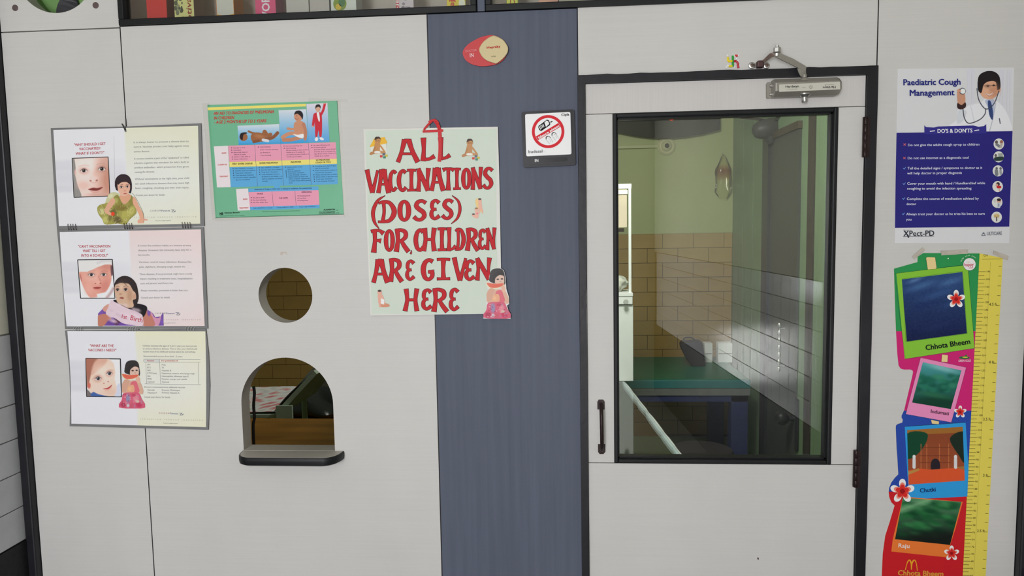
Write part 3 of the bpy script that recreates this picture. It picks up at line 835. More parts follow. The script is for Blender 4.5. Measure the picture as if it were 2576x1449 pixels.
for r_ in range(14):
    off = xt0 + (TW / 2 if r_ % 2 else 0.0)
    k0 = int(math.floor((XI - off) / TW)); k1 = int(math.floor((XR - off) / TW))
    for k in range(k0, k1 + 1):
        xc = off + (k + .5) * TW
        if xc + TW / 2 > XR + .004:   # cut tile in the corner
            w_ = XR - (xc - TW / 2)
            if w_ > .02: put('tile', tile_mesh('cut_tan_tile', w_ - .003, THt - .003, 0.006, 0.0012, M_tan), wfar, (xc - TW / 2 + w_ / 2, 0.002, 1.523 - (r_ + .5) * THt))
        elif XI < xc: put('tile', MT, wfar, (xc, 0.002, 1.523 - (r_ + .5) * THt))
struct('wall_inner_left', MB().box(XI - .1, XI, 0.06, YB, 0, ZC), M_green, 'left wall of the consulting room, hidden in the dark', 'wall')
struct('wall_inner_front', MB().box(XI - .1, -1.6, 0.0, 0.06, 0, ZC), M_green, 'wall behind the corner batten towards the consulting room', 'wall')
struct('wall_inner_light_baffle', MB().box(-.32, -.26, .12, 2.35, 0, 2.0), M_green, 'added green baffle, out of view, shading the desk side from the lamp', 'wall')  # added unseen baffle: keeps the lamp's light off the hatch side
wir = thing('wall_inner_right', (XR, YB / 2, 0), 'right consulting room wall clad with green painted upright boards', 'wall', kind='structure')
MB().box(XR + .012, XR + .1, 0.06, YB, 0, ZC).build('backing', M_grout, wir)
seams = [3.4, 3.08, 2.82, 2.58, 1.90, 1.78, 1.735, 1.575, 1.3, 1.0, .7, .4, .062]
def wallY(x, y=600):   # depth along the right wall that pixel column x reaches
    v = RM @ np.array([(x - IMG_W / 2) / FPX, 1.0, -(y - IMG_H / 2) / FPX]); t = (XR - CAM[0]) / v[0]
    return CAM[1] + v[1] * t
seams = [YB, wallY(1868), wallY(1893), wallY(1927), wallY(2014), wallY(2031), wallY(2048), wallY(2057), 1.3, 1.0, .7, .4, .062]
for i in range(len(seams) - 1):
    a, b = seams[i + 1], seams[i]
    if i == 5: continue   # dark open joint
    MB().box(XR, XR + .012, a + .0025, b - .0025, 0.0, ZC).build('board', M_greenb, wir)
MB().box(XR - .006, XR + .012, seams[6] + .004, seams[5] - .004, 0.0, ZC).build('dark_joint', mat('dark_wood_joint', alb(58, 50, 44), 0.5, var=0.3, scale=10), wir)
# dark cupboard door in that wall
dY0, dY1 = wallY(2013), wallY(1928)
dd_ = thing('door_2', (XR, (dY0 + dY1) / 2, 0), 'dark grey flush cupboard door in the green boarded wall', 'door', kind='structure')
MB().box(XR - .014, XR - .001, dY0, dY1 - .12, 0.02, 2.07).build('leaf', mat('dark_grey_laminate', alb(66, 66, 63), 0.4, var=0.08, scale=5), dd_)
MB().box(XR - .03, XR - .001, dY1 - .12, dY1, 0.0, 2.12).build('post', mat('black_post', alb(44, 43, 48), 0.35, var=0.1), dd_)
MB().box(XR - .024, XR - .001, dY0 - .01, dY1 - .12, 2.072, 2.11).build('head_strip', mat('brown_strip', alb(70, 60, 48), 0.5, var=0.15), dd_)
hy = wallY(1981, 870)
hb = MB()
for z in np.linspace(ip(1981, 928, hy)[2], ip(1981, 818, hy)[2], 7):
    hb.lathe((XR - .045, hy, z - .012), (0, 0, 1), [(0.006, 0), (0.010, .006), (0.010, .018), (0.006, .024)], 12)
hb.tube([(XR - .014, hy, ip(1981, 920, hy)[2]), (XR - .045, hy, ip(1981, 920, hy)[2]), (XR - .045, hy, ip(1981, 826, hy)[2]), (XR - .014, hy, ip(1981, 826, hy)[2])], .005, 10)
tag(hb.build('handle', M_bright, dd_, smooth=True), 'beaded chrome handle')
# round knob with plate beside the joint
ky = wallY(2003, 1050)
kn = thing('knob_lock', (XR, ky, ip(2003, 1130, ky)[2]), 'black round knob on a long lock plate at lower right behind the glass', 'lock')
k0, k1 = ip(2003, 1128, ky)[2], ip(2003, 1000, ky)[2]
MB().box(XR - .012, XR - .0005, ky - .05, ky + .05, k0, k1, bev=.004).build('lock_plate', M_blackplastic, kn)
kz = ip(2003, 1052, ky)[2]
MB().lathe((XR - .01, ky, kz), (-1, 0, 0), [(0.018, 0), (0.014, .012), (0.014, .03), (0.026, .038), (0.038, .055), (0.040, .070), (0.034, .088), (0.018, .098)], 24).build('knob', M_blackplastic, kn, smooth=True)

# curved dark pelmet on the far wall
pe = thing('pelmet', ip(1670, 346, YB - .05), 'dark curved pelmet board with red lamp at the top of the far wall', 'pelmet')
yq = YB - .06
arc = [(1480, 318), (1556, 333), (1610, 343), (1665, 347.5), (1720, 344), (1770, 336), (1811, 326)]
bot = [(ip(x, y, yq)[0], ip(x, y, yq)[2]) for x, y in spline(arc, 4)]
ztop = 2.72
MB().prism(bot + [(bot[-1][0], ztop), (bot[0][0], ztop)], -yq - .03, -yq).build('board', mat('dark_brown_board', alb(24, 22, 22), 0.7, var=0.1, scale=6), pe)
lm = bpy.data.materials.new('red_lamp'); lm.use_nodes = True
lb = lm.node_tree.nodes['Principled BSDF']; lb.inputs['Base Color'].default_value = (.6, .03, .01, 1); lb.inputs['Emission Color'].default_value = (1, .08, .02, 1); lb.inputs['Emission Strength'].default_value = 0.8
q = ip(1690, 292, yq - .012)
MB().lathe((q[0], yq, q[2]), (0, -1, 0), [(0.03, 0), (0.03, .01), (0.02, .02)], 16).build('red_lamp', lm, pe)
# ceiling rose and conduit
ro = thing('wall_rosette', ip(1677, 390, YB), 'cream round wall rosette with conduit under the pelmet', 'rosette')
q = ip(1677, 367, YB - .02)
MB().lathe((q[0], YB, q[2]), (0, -1, 0), [(0.066, 0), (0.066, .01), (0.054, .018), (0.05, .014), (0.04, .016), (0.032, .03), (0.018, .036)], 28).build('rosette_plate', mat('cream_plastic', alb(178, 174, 138), 0.5, var=.08), ro, smooth=True)
MB().lathe((q[0], YB - .034, q[2]), (0, -1, 0), [(0.016, 0), (0.016, .012), (0.01, .018)], 16).build('centre_boss', M_iron, ro)
MB().box(ip(1480, 372, YB)[0], q[0] - .06, YB - .016, YB, q[2] - .012, q[2] + .012, bev=.003).build('conduit', mat('cream_conduit', alb(176, 176, 138), 0.5), ro)
# dark wall fixture at upper right
fy = 2.35
fx = thing('wall_fan', ip(1935, 352, fy), 'dark hooded wall fan hanging near the green boards', 'fan')
c0 = ip(1905, 332, fy); c1 = ip(1950, 322, fy)
MB().tube([ip(1892.5, 331, fy), ip(1897, 330, fy), ip(1908, 328, fy), ip(1925, 325, fy), ip(1948, 321, fy), ip(1954, 320, fy)], [.012, .036, .05, .058, .06, .05], 18).build('hood', mat('dark_fan_paint', alb(50, 50, 49), .45, var=.15), fx, smooth=True)
MB().lathe(ip(1940, 350, fy), (0, 0, 1), [(.02, -.03), (.035, -.01), (.035, .05)], 16).build('motor', M_blackplastic, fx, smooth=True)
MB().tube([ip(1860, 295, fy), ip(1925, 302, fy), ip(1945, 308, fy)], .007, 8).build('bracket', M_iron, fx)
a_ = ip(1944, 312, fy)
MB().tube([a_, (XR, a_[1] - .45, a_[2] + .16)], .008, 8).build('bracket', M_iron, fx)
# transparent bag on the far wall
def bag_mat():
    m = glass_mat('bag_film', (.96, .95, .88), -.02, .15); nt = m.node_tree
    tb_ = [n for n in nt.nodes if n.type == 'BSDF_TRANSPARENT'][0]
    tc = nt.nodes.new('ShaderNodeTexCoord'); sp = nt.nodes.new('ShaderNodeSeparateXYZ'); nt.links.new(tc.outputs['Generated'], sp.inputs[0])
    r = nt.nodes.new('ShaderNodeValToRGB'); e = r.color_ramp.elements
    e[0].position = .42; e[0].color = (.97, .96, .90, 1); e[1].position = .8; e[1].color = (.97, .95, .88, 1)
    x = r.color_ramp.elements.new(.66); x.color = (.80, .56, .34, 1)
    nt.links.new(sp.outputs['Z'], r.inputs['Fac']); nt.links.new(r.outputs['Color'], tb_.inputs[0])
    return m
bg = thing('plastic_bag', ip(1815, 495, YB), 'clear plastic bag with brown stain hung on the green wall', 'bag')
mb = MB(); rows_ = []
for i, t in enumerate(np.linspace(0, 1, 14)):
    w_ = (.012 + .045 * min(1, t * 3)) * (1 if t < .86 else 1 - (t - .86) * 4); dpt = .01 + .02 * math.sin(math.pi * min(1, t * 1.1))
    for k in range(14):
        a = 2 * math.pi * k / 14
        rows_.append((ip(1817, 440, YB)[0] + w_ * math.cos(a) * (1 + .08 * math.sin(5 * a + i)), YB - .035 + dpt * math.sin(a) * (1 + .1 * math.sin(3 * a + i * 1.7)), ip(1817, 392, YB)[2] - t * .31))
mb.add(rows_, [(i * 14 + k, i * 14 + (k + 1) % 14, (i + 1) * 14 + (k + 1) % 14, (i + 1) * 14 + k) for i in range(13) for k in range(14)])
mb.build('bag_film', bag_mat(), bg, smooth=True)
MB().tube([(ip(1817, 390, YB)[0], YB, ip(1817, 386, YB)[2]), (ip(1817, 390, YB)[0], YB - .03, ip(1817, 391, YB)[2])], .004, 8).build('hook', M_bright, bg)

# examination bed with green cover along the far wall
bY0, bY1 = 2.5, 3.28
bed = thing('examination_bed', (0.25, (bY0 + bY1) / 2, 0), 'green topped examination bed on navy legs along the far wall', 'bed')
zt_ = ip(1750, 955, bY0)[2]
bx0, bx1 = -.62, ip(1887, 960, bY0)[0]
MB().box(bx0, bx1, bY0 + .006, bY1, zt_ - .05, zt_, bev=.012).build('mattress', mat('green_rexine', alb(26, 98, 74), .35, var=.1, scale=9), bed)
MB().box(bx0 - .003, bx1 + .003, bY0 - .002, bY0 + .012, zt_ - .055, zt_ - .004, bev=.004).build('cover_edge', mat('teal_rexine', alb(54, 110, 112), .4, var=.1, scale=9), bed)
MB().box(bx0, bx1, bY0, bY1, zt_ - .1, zt_ - .056).build('top_frame', mat('grey_frame_paint', alb(108, 108, 106), .4, var=.08), bed)
M_navy = mat('navy_paint', alb(48, 52, 92), .4, var=.15, scale=12)
MB().box(bx0 + .01, bx1 - .01, bY0 + .01, bY0 + .04, zt_ - .142, zt_ - .101).build('apron', M_navy, bed)
MB().box(bx0 + .01, bx1 - .01, bY1 - .04, bY1 - .01, zt_ - .142, zt_ - .101).build('apron', M_navy, bed)
for (x, y) in ((bx0 + .01, bY0 + .01), (bx1 - .11, bY0 + .01), (bx0 + .01, bY1 - .11), (bx1 - .11, bY1 - .11)):
    MB().box(x, x + .1, y, y + .1, 0, zt_ - .101).build('leg', M_navy, bed)
# black bag on the bed, white blocks (carton) beside it imitate a bright reflection
q = ip(1740, 945, 2.95)
sb = thing('handbag', (q[0], 2.95, zt_), 'black bag slumped on the green bed', 'bag')
bm = bmesh.new()
loop = [ip(1709, 892, 2.9), ip(1716, 885, 2.9), ip(1762, 883, 2.9), ip(1769, 890, 2.9), ip(1775, 946, 2.9), ip(1740, 946, 2.9), ip(1722, 920, 2.9)]
zmin = min(p[2] for p in loop); loop = [(p[0], p[2] - zmin + zt_ + .0005) for p in loop]
a_ = [bm.verts.new((x, 2.9, z)) for x, z in loop]; b_ = [bm.verts.new((x + .012, 3.01, z)) for x, z in loop]
bm.faces.new(a_); bm.faces.new(b_[::-1])
for k in range(len(loop)): bm.faces.new((a_[k], b_[k], b_[(k + 1) % len(loop)], a_[(k + 1) % len(loop)]))
bmesh.ops.bevel(bm, geom=bm.edges[:], offset=.009, segments=3, affect='EDGES', profile=.5)
MB().bm(bm).build('bag_body', mat('black_leather', alb(34, 28, 28), .45, var=.2, bump=.3), sb, smooth=True)
tz = max(z for _, z in loop)
MB().tube(spline([(loop[1][0] + .02, 2.95, tz - .01), (loop[1][0] + .03, 2.99, tz + .012), (loop[2][0] - .04, 2.99, tz + .012), (loop[2][0] - .02, 2.95, tz - .01)], 5), .005, 8).build('handle', M_blackplastic, sb, smooth=True)
for (xa, xb, lab) in ((1772, 1792, 'narrow white block imitating a reflection, beside the black bag'), (1806, 1842, 'wider white block imitating a reflection, near the green boards')):
    a_, b_ = ip(xa, 945, 3.05), ip(xb, 945, 3.05)
    c_ = thing('carton', ((a_[0] + b_[0]) / 2, 3.09, zt_), lab, 'carton')
    MB().box(a_[0], b_[0], 3.05, 3.13, zt_, zt_ + .135, bev=.002).build('box', mat('reflection_white', alb(216, 214, 210), .6, var=.04), c_)
    MB().box(a_[0] + .004, b_[0] - .004, 3.0485, 3.05, zt_ + .06, zt_ + .064).build('reflection_line', mat('reflection_grey', alb(120, 116, 112), .6), c_)
# stool
q = ip(1765, 1128, 1.65)
st = thing('stool', (q[0], 1.65, 0), 'dark round stool standing in front of the green bed', 'stool')
MB().lathe((q[0], 1.65, q[2] - .05), (0, 0, 1), [(.145, 0), (.155, .01), (.158, .03), (.15, .045), (.12, .05), (.02, .05)], 36).build('seat', mat('dark_rexine', alb(36, 30, 36), .5, var=.12, bump=.2), st, smooth=True)
for k in range(4):
    a = math.pi / 4 + k * math.pi / 2
    MB().tube([(q[0] + .09 * math.cos(a), 1.65 + .09 * math.sin(a), q[2] - .048), (q[0] + .15 * math.cos(a), 1.65 + .15 * math.sin(a), 0)], .011, 10).build('leg', M_iron, st)
MB().tube([(q[0] + .125 * math.cos(a), 1.65 + .125 * math.sin(a), .16) for a in np.linspace(0, 2 * math.pi, 25)], .006, 8).build('foot_ring', M_iron, st)

# glass topped table with a plastic wrapped rail, left side of the glass
zt2 = .74
n0 = iz(1706, 1150, zt2); n1 = iz(1560, 957, zt2)
nn = np.array(n0); ff = np.array(n1)
tb = thing('glass_table', (nn[0] - .3, (nn[1] + ff[1]) / 2, 0), 'glass topped table with plastic wrapped white rail, at left behind the glass', 'table')
M_wsteel = mat('white_enamel', alb(244, 243, 242), .35, var=.02)
M_wrap = mat('plastic_wrapped_rail', alb(232, 233, 235), .15, var=.06, scale=30, bump=.5, bscale=45)
ext = nn + (nn - ff) * .25
nb_ = [tuple(ext + (ff - ext) * t + np.array([random.uniform(-.0008, .0008), 0, random.uniform(-.0008, .0008)])) for t in np.linspace(0, 1, 26)]
MB().tube(nb_, [.018 + random.uniform(-.0008, .0012) for _ in nb_], 14).build('rail', M_wrap, tb, smooth=True)
lft = np.array([-.55, 0, 0])
MB().tube([tuple(ff), tuple(ff + lft)], .016, 10).build('rail', M_wsteel, tb); MB().tube([tuple(ext), tuple(ext + lft)], .016, 10).build('rail', M_wsteel, tb)
MB().tube([tuple(ext + lft), tuple(ff + lft)], .016, 10).build('rail', M_wsteel, tb)
def slabq(a, b, c, d, z0, z1):
    P = [a, b, c, d]; return MB().add([(p[0], p[1], z0) for p in P] + [(p[0], p[1], z1) for p in P], [(0, 1, 2, 3), (4, 7, 6, 5)] + [(i, i + 4, (i + 1) % 4 + 4, (i + 1) % 4) for i in range(4)])
slabq(ext, ff, ff + lft, ext + lft, zt2 + .016, zt2 + .022).build('glass_top', glass_mat('table_glass', (.80, .88, .90), .08), tb)
for p in (ext, ff, ff + lft, ext + lft):
    MB().tube([(p[0] - .01, p[1], zt2 - .01), (p[0] - .01, p[1], 0)], .014, 10).build('leg', M_wsteel, tb)
# white instrument cabinet standing on the far end of the table
cY = ff[1] - .12
cz0 = zt2 + .0222
cxr = ip(1593, 850, cY)[0]; cxl = cxr - .32
def czz(y): return ip(1575, y, cY)[2]
cb = thing('instrument_cabinet', ((cxl + cxr) / 2, cY + .1, cz0), 'white enamel cabinet with drawer and upright post standing on the glass table', 'cabinet')
MB().box(cxl, cxr, cY, cY + .2, cz0, czz(768), bev=.003).build('body', M_wsteel, cb)
dw = MB().box(cxl - .003, cxr - .004, cY - .012, cY + .2, czz(765), czz(746), bev=.002).build('drawer', M_wsteel, cb)
kq = ip(1574, 757, cY - .02)
MB().lathe((kq[0], cY - .012, kq[2] - .004), (0, -1, 0), [(.006, 0), (.006, .012), (.014, .018), (.012, .026)], 14).build('knob', mat('pale_knob', alb(176, 176, 172), .3), dw, smooth=True)
MB().box(cxl - .006, cxr - .002, cY - .016, cY + .2, czz(745), czz(736), bev=.002).build('top_shelf', mat('bright_white_enamel', alb(240, 240, 240), .3), cb)
MB().box(cxr - .022, cxr - .008, cY + .01, cY + .024, czz(737), czz(462)).build('post', M_wsteel, cb)
MB().box(cxl, cxr - .006, cY + .012, cY + .022, czz(474), czz(462)).build('top_bar', M_wsteel, cb)
nbp = thing('notice_board', ((cxl + cxr) / 2 - .02, cY + .02, czz(575)), 'cream framed notice hanging between the white posts', 'notice')
MB().box(cxl, cxr - .03, cY + .014, cY + .022, czz(572), czz(476)).build('board', mat('cream_card', alb(206, 190, 168), .6, var=.06, scale=14), nbp)
MB().box(cxl, cxr - .026, cY + .008, cY + .014, czz(488), czz(478)).build('white_bar', mat('white_bar_paint', alb(236, 236, 232), .4), nbp)
MB().box(cxl, cxr - .045, cY + .004, cY + .014, czz(583), czz(574)).build('dark_clip', M_iron, nbp)
bundle = thing('cotton_bundle', ((cxl + cxr) / 2, cY + .06, czz(736)), 'white crumpled plastic bundle on top of the enamel cabinet', 'bundle')
bm = bmesh.new(); bmesh.ops.create_icosphere(bm, subdivisions=4, radius=1)
for vv in bm.verts:
    x, y, z = vv.co; k = 1 + .09 * math.sin(7 * x + 3 * z) + .07 * math.sin(9 * y - 5 * z + 2) + .05 * math.sin(15 * x * z + 4 * y)
    vv.co = Vector(((cxl + cxr) / 2 + .03 + x * .10 * k, cY + .075 + y * .07 * k, max(czz(736) + .0002, czz(736) + .04 + z * .055 * k)))
MB().bm(bm).build('wrapped_cotton', mat('crumpled_film', alb(196, 196, 184), .2, var=.1, scale=30, bump=.6, bscale=30), bundle, smooth=True)

# ------------------------------------------------------------------ what the hatch shows
zd = aZ0 - .035
rear = iz(735, 1052, zd)
dk_ = thing('desk', (-.85, .3, 0), 'brown wooden desk top just behind the arched hatch', 'desk')
M_wood = mat('brown_wood', alb(156, 108, 48), .35, var=.35, scale=3, stretch=(1, 6, 6), bump=.1)
MB().box(-1.45, -.34, .056, rear[1], zd - .03, zd, bev=.003).build('desk_top', M_wood, dk_)
for x in (-1.42, -.39):
    MB().box(x, x + .04, .06, rear[1] - .02, 0, zd - .031).build('side_panel', M_wood, dk_)
MB().box(-1.379, -.391, rear[1] - .05, rear[1] - .03, .3, zd - .031).build('modesty_panel', M_wood, dk_)
ec = thing('infant_couch', px(700, 1052, -1.2), 'pale green infant examination couch with raised end and spotted sheet', 'couch')
WORG[ec.name][2] = 0; ec.location = (ec.location.x, 1.25, 0); WORG[ec.name] = np.array(ec.location)
cy0, cy1 = 1.0, 1.5
fl = px(698, 1036, -cy0); le = -1.75
M_pale = mat('pale_green_enamel', alb(178, 196, 178), .4, var=.06)
MB().box(le, fl[0], cy0, cy1, fl[2] - .028, fl[2] - .012, bev=.002).build('frame', M_pale, ec)
def sheet(px0, pz0, px1, pz1, nm):
    """spotted cloth slab from (px0,pz0) to (px1,pz1) in X-Z, across the couch"""
    nx, ny = 40, 24; v = []; f = []; c_ = []
    dx, dz = px1 - px0, pz1 - pz0; L = math.hypot(dx, dz); n_ = (-dz / L, dx / L)
    mb = MB()
    for j in range(ny + 1):
        for i in range(nx + 1):
            t = i / nx; y = cy0 + .005 + (cy1 - cy0 - .01) * j / ny
            h = .010 + .002 * math.sin(9 * t + 5 * y)
            sp = math.sin(t * 27 + 1.5 * math.sin(y * 31)) * math.sin(y * 44 + 2 * math.sin(t * 11))
            cc = (216, 132, 134) if sp > .45 else ((206, 210, 206) if sp < -.6 else (232, 236, 232))
            mb.v.append((px0 + dx * t + n_[0] * h, y, pz0 + dz * t + n_[1] * h)); mb.c.append(alb(*cc))
    w = nx + 1
    mb.f += [(j * w + i, j * w + i + 1, (j + 1) * w + i + 1, (j + 1) * w + i) for j in range(ny) for i in range(nx)]
    return mb.build(nm, M_print, ec, smooth=True)
sheet(le, fl[2] - .012, fl[0] - .002, fl[2] - .012, 'sheet')
tp = px(797, 941, -cy0)
strip_ = MB(); L_ = math.hypot(tp[0] - fl[0], tp[2] - fl[2]); ux, uz = (tp[0] - fl[0]) / L_, (tp[2] - fl[2]) / L_
base = [(fl[0], fl[2] - .02), (tp[0], tp[2]), (tp[0] - uz * .02 + .0, tp[2] + ux * .02), (fl[0] - uz * .02, fl[2] - .02 + ux * .02)]
strip_.add([(x, cy0, z) for x, z in base] + [(x, cy1, z) for x, z in base], [(0, 1, 2, 3), (7, 6, 5, 4)] + [(i, i + 4, (i + 1) % 4 + 4, (i + 1) % 4) for i in range(4)])
strip_.build('raised_end', M_pale, ec)
sheet(fl[0] - uz * .02, fl[2] - .02 + ux * .02, tp[0] - uz * .02, tp[2] + ux * .02, 'sheet')
MB().box(px(698, 1040, -cy0)[0], px(738, 1040, -cy0)[0], cy0 - .014, cy0 - .002, zd - .3, fl[2] + .03).build('side_plate', M_pale, ec)
for x in (le + .03, fl[0] - .06):
    for y in (cy0 + .03, cy1 - .03):
        MB().tube([(x, y, fl[2] - .028), (x, y, 0)], .014, 10).build('leg', M_pale, ec)
q = px(640, 1030, -.14)
MB().tube(spline([px(638, 972, -.14), px(640, 990, -.14), px(638, 1020, -.14), px(640, 1050, -.14), px(637, 1070, -.14), (px(637, 1090, -.14)[0], .14, zd + .004)], 4), [.0045] * 21, 10).build('cord', M_blackplastic, None, smooth=True)
tag(bpy.data.objects['cord'], 'black cord hanging inside the left edge of the hatch', 'cord')
bm = bmesh.new(); bmesh.ops.create_icosphere(bm, subdivisions=4, radius=1)
q = px(800, 1020, -1.9)
for vv in bm.verts:
    x, y, z = vv.co; k = 1 + .12 * math.sin(6 * x + 4 * z) + .1 * math.sin(8 * y - 5 * z + 2) + .07 * math.sin(13 * x * z + 4 * y)
    vv.co = Vector((q[0] + x * .20 * k, 1.95 + y * .17 * k, max(0.56, .62 + z * .11 * k)))
MB().bm(bm).build('bin_bag', mat('black_film', alb(52, 56, 54), .25, bump=.6, bscale=25), None, smooth=True)
tag(bpy.data.objects['bin_bag'], 'black crumpled plastic bag on a low bench beyond the hatch', 'bag')
lb_ = thing('bench', (q[0], 1.95, 0), 'low dark bench carrying the black crumpled bag', 'bench')
MB().box(q[0] - .35, q[0] + .35, 1.72, 2.18, .52, .5595, bev=.004).build('seat', M_wood, lb_)
for x in (-.32, .28):
    for y in (1.74, 2.12): MB().box(q[0] + x, q[0] + x + .04, y, y + .04, 0, .519).build('leg', M_wood, lb_)

# ------------------------------------------------------------------ paper goods on the wall
def quad_sheet(name, fr, tl, tr, br, bl, fn, nu, nv, d, parent, m=None, bow=0.0):
    """printed sheet spanning four corners, ink colour fn(u, v); bow bends the left side inwards"""
    mb = MB(); tl, tr, br, bl = map(np.array, (tl, tr, br, bl))
    U, V_ = np.meshgrid(np.linspace(0, 1, nu), np.linspace(0, 1, nv))
    u, v = U[..., None], V_[..., None]
    P = tl * (1 - u) * (1 - v) + tr * u * (1 - v) + br * u * v + bl * (1 - u) * v
    P = P + np.stack([bow * np.sin(np.pi * V_) * (1 - .5 * U), np.zeros_like(U)], -1)
    W3 = fr.arr(P[..., 0], P[..., 1], d)
    mb.v = [tuple(p) for p in W3]
    mb.c = [alb(*fn(a, b)) for a, b in zip(U.ravel(), V_.ravel())]
    mb.f = [(j * nu + i, (j + 1) * nu + i, (j + 1) * nu + i + 1, j * nu + i + 1) for j in range(nv - 1) for i in range(nu - 1)]
    return mb.build(name, m or M_print, parent, fixn=False)
def mixc(a, b, t):
    t = min(1, max(0, t)); return tuple(x + (y - x) * t for x, y in zip(a, b))
def slab(fr, pts, d0, d1): return MB().prism([fr.xz(x, y, d1) for x, y in pts], d0, d1)
SK = (232, 200, 186)

def eye(P, x, y, rx, ry, rot=0, iris=(58, 48, 46), k=.62):
    P.ell(x, y, rx * 1.5, ry * 1.9, (176, 120, 106), rot, .5, .5)
    P.ell(x, y, rx, ry, (224, 214, 210), rot, .15, clip=True)
    P.ell(x, y, ry * k * 1.5, ry * k * 1.5, iris, 0, .15, clip=True)
    P.ell(x, y, ry * .45, ry * .45, (24, 20, 20), 0, .2, clip=True)
    P.line([(x - rx, y + ry * .1), (x - rx * .4, y - ry * .8), (x + rx * .4, y - ry * .85), (x + rx, y - ry * .1)], ry * .35, (92, 58, 52), op=.8)
    P.ell(x - ry * .25, y - ry * .3, ry * .2, ry * .2, (248, 248, 248), 0, .2, clip=True)

# ---- hanging vaccination chart: three boards joined by wire coils
ch = thing('vaccination_chart', px(350, 1080, 0), 'three grey-edged vaccination boards hung in a column by wire coils', 'wall chart')
M_grey = mat('grey_board_edge', alb(116, 116, 116), .5, var=.06, scale=30)
def board(fr, outer, label):
    o = slab(fr, outer, 0.0015, 0.005).build('board', M_grey, ch); o['label'] = label; return o
B1 = board(F1, [(90, 115), (1060, 95), (2045, 52), (2068, 700), (2090, 1390), (1100, 1412), (172, 1436), (128, 800)], 'top board asking why should I get vaccinated')
B2 = board(F2, [(172, 92), (1100, 78), (2078, 60), (2110, 700), (2135, 1382), (1200, 1384), (276, 1386), (262, 1050), (222, 600)], 'middle board asking can\'t vaccination wait till I get into a school')
B3 = board(F3, [(66, 108), (900, 100), (1838, 88), (1872, 400), (1888, 800), (1868, 1356), (1000, 1334), (125, 1310), (136, 950), (118, 560)], 'bottom board asking what are the vaccines I need')
def cols(edge, mid):
    def fn(u, v):
        if u < .5:
            c = (222, 222, 226)
            if .33 < v < .66: c = mixc(c, (204, 204, 210), (1 - abs(v - .5) / .17) * .4 + (.5 if v < .42 or v > .58 else .2) * (1 - u * 1.6))
            return c
        return mixc(mid, edge, (abs(v - .55) * 1.9) ** 1.5 + max(0, u - .78) * 1.3)
    return fn
D1 = .0053
S1 = quad_sheet('printed_sheet', F1, (125, 140), (2008, 85), (2037, 1360), (198, 1390), cols((218, 218, 196), (221, 222, 215)), 61, 31, D1, B1)
S2 = quad_sheet('printed_sheet', F2, (208, 122), (2045, 88), (2095, 1345), (298, 1350), cols((224, 206, 204), (222, 216, 216)), 61, 31, D1, B2, bow=-8)
S3 = quad_sheet('printed_sheet', F3, (97, 115), (1832, 118), (1840, 1322), (148, 1278), cols((222, 220, 194), (222, 222, 212)), 61, 31, D1, B3, bow=14)
RED = (178, 48, 58); INK = (122, 122, 124)
# board 1
mb = MB()
lines(mb, F1, [('"WHY SHOULD I GET', 392, 350, 806, 333), ('VACCINATED?', 462, 405, 738, 392), ('WHAT IF I DON\'T?"', 416, 465, 790, 450)], RED, .0057, 33, bold=.012)
mb.build('headline', M_print, B1, fixn=False)
mb = MB()
lines(mb, F1, [('It is always better to prevent a disease than to', 1168, 312, 1888, 296), ('cure it. Vaccines protect your baby against many', 1170, 370, 1890, 355),
    ('serious diseases.', 1172, 432, 1380, 426), ('A vaccine contains a part of the "weakened" or killed', 1174, 525, 1890, 508), ('infective organism that stimulates the baby\'s body to', 1176, 582, 1890, 566),
    ('produce antibodies - which protect him from germs', 1180, 640, 1892, 626), ('causing the diseases.', 1182, 698, 1445, 692), ('Without vaccinations at the right time, your child', 1186, 790, 1894, 776),
    ('can catch infectious diseases that may cause high', 1188, 850, 1894, 838), ('fever, coughing, chocking and even brain injury.', 1190, 908, 1894, 898), ('Consult your doctor for details.', 1196, 1000, 1582, 994)], INK, .0057, 23)
mb.build('body_text', M_print, B1, fixn=False)
mb = MB()
text(mb, F1, 'CHIRON', 1382, 1202, 1525, 1198, 20, (120, 96, 110), .0057, gap=.35); text(mb, F1, 'Panacea', 1530, 1201, 1645, 1198, 22, (70, 84, 130), .0057)
text(mb, F1, 'PROTECTION THROUGH INNOVATION', 1175, 1285, 1985, 1275, 14, (150, 146, 128), .0057, gap=.9)
text(mb, F1, 'Present in public interest', 1455, 1325, 1655, 1322, 10, (90, 90, 80), .0057)
def logo(mb, fr, x, y, s, c):
    stroke(mb, fr, spline([(x - 26 * s, y - 16 * s), (x + 4 * s, y - 12 * s), (x + 14 * s, y + 6 * s), (x + 30 * s, y + 2 * s)], 4), 5 * s, c, .0057)
    stroke(mb, fr, spline([(x + 20 * s, y - 16 * s), (x - 2 * s, y - 4 * s), (x - 8 * s, y + 16 * s)], 4), 5 * s, c, .0057)
    stroke(mb, fr, spline([(x - 20 * s, y + 12 * s), (x, y + 18 * s), (x + 24 * s, y + 14 * s), (x + 34 * s, y - 4 * s)], 4), 4 * s, c, .0057)
logo(mb, F1, 1682, 1192, 1.0, (70, 78, 100))
mb.build('publisher_mark', M_print, B1, fixn=False)
rc = [(368, 508), (838, 490), (861, 1000), (393, 1018)]
P = Paint(F1, 366, 486, 864, 1022, quad=rc, step=.8)
P.poly(rc, (24, 22, 24), sm=False)
inn = [(375, 514), (832, 497), (854, 994), (399, 1011)]
P.poly(inn, (236, 208, 198), sm=False)
P.ell(560, 590, 240, 120, (242, 222, 216), 0, .6, .9); P.ell(840, 800, 150, 330, (196, 138, 118), 0, .7, .9); P.ell(800, 560, 110, 90, (206, 160, 146), 0, .6, .6)
P.poly([(372, 512), (398, 512), (416, 640), (406, 700), (440, 850), (490, 985), (470, 1012), (396, 1014)], (146, 142, 138), 4, clip=True)
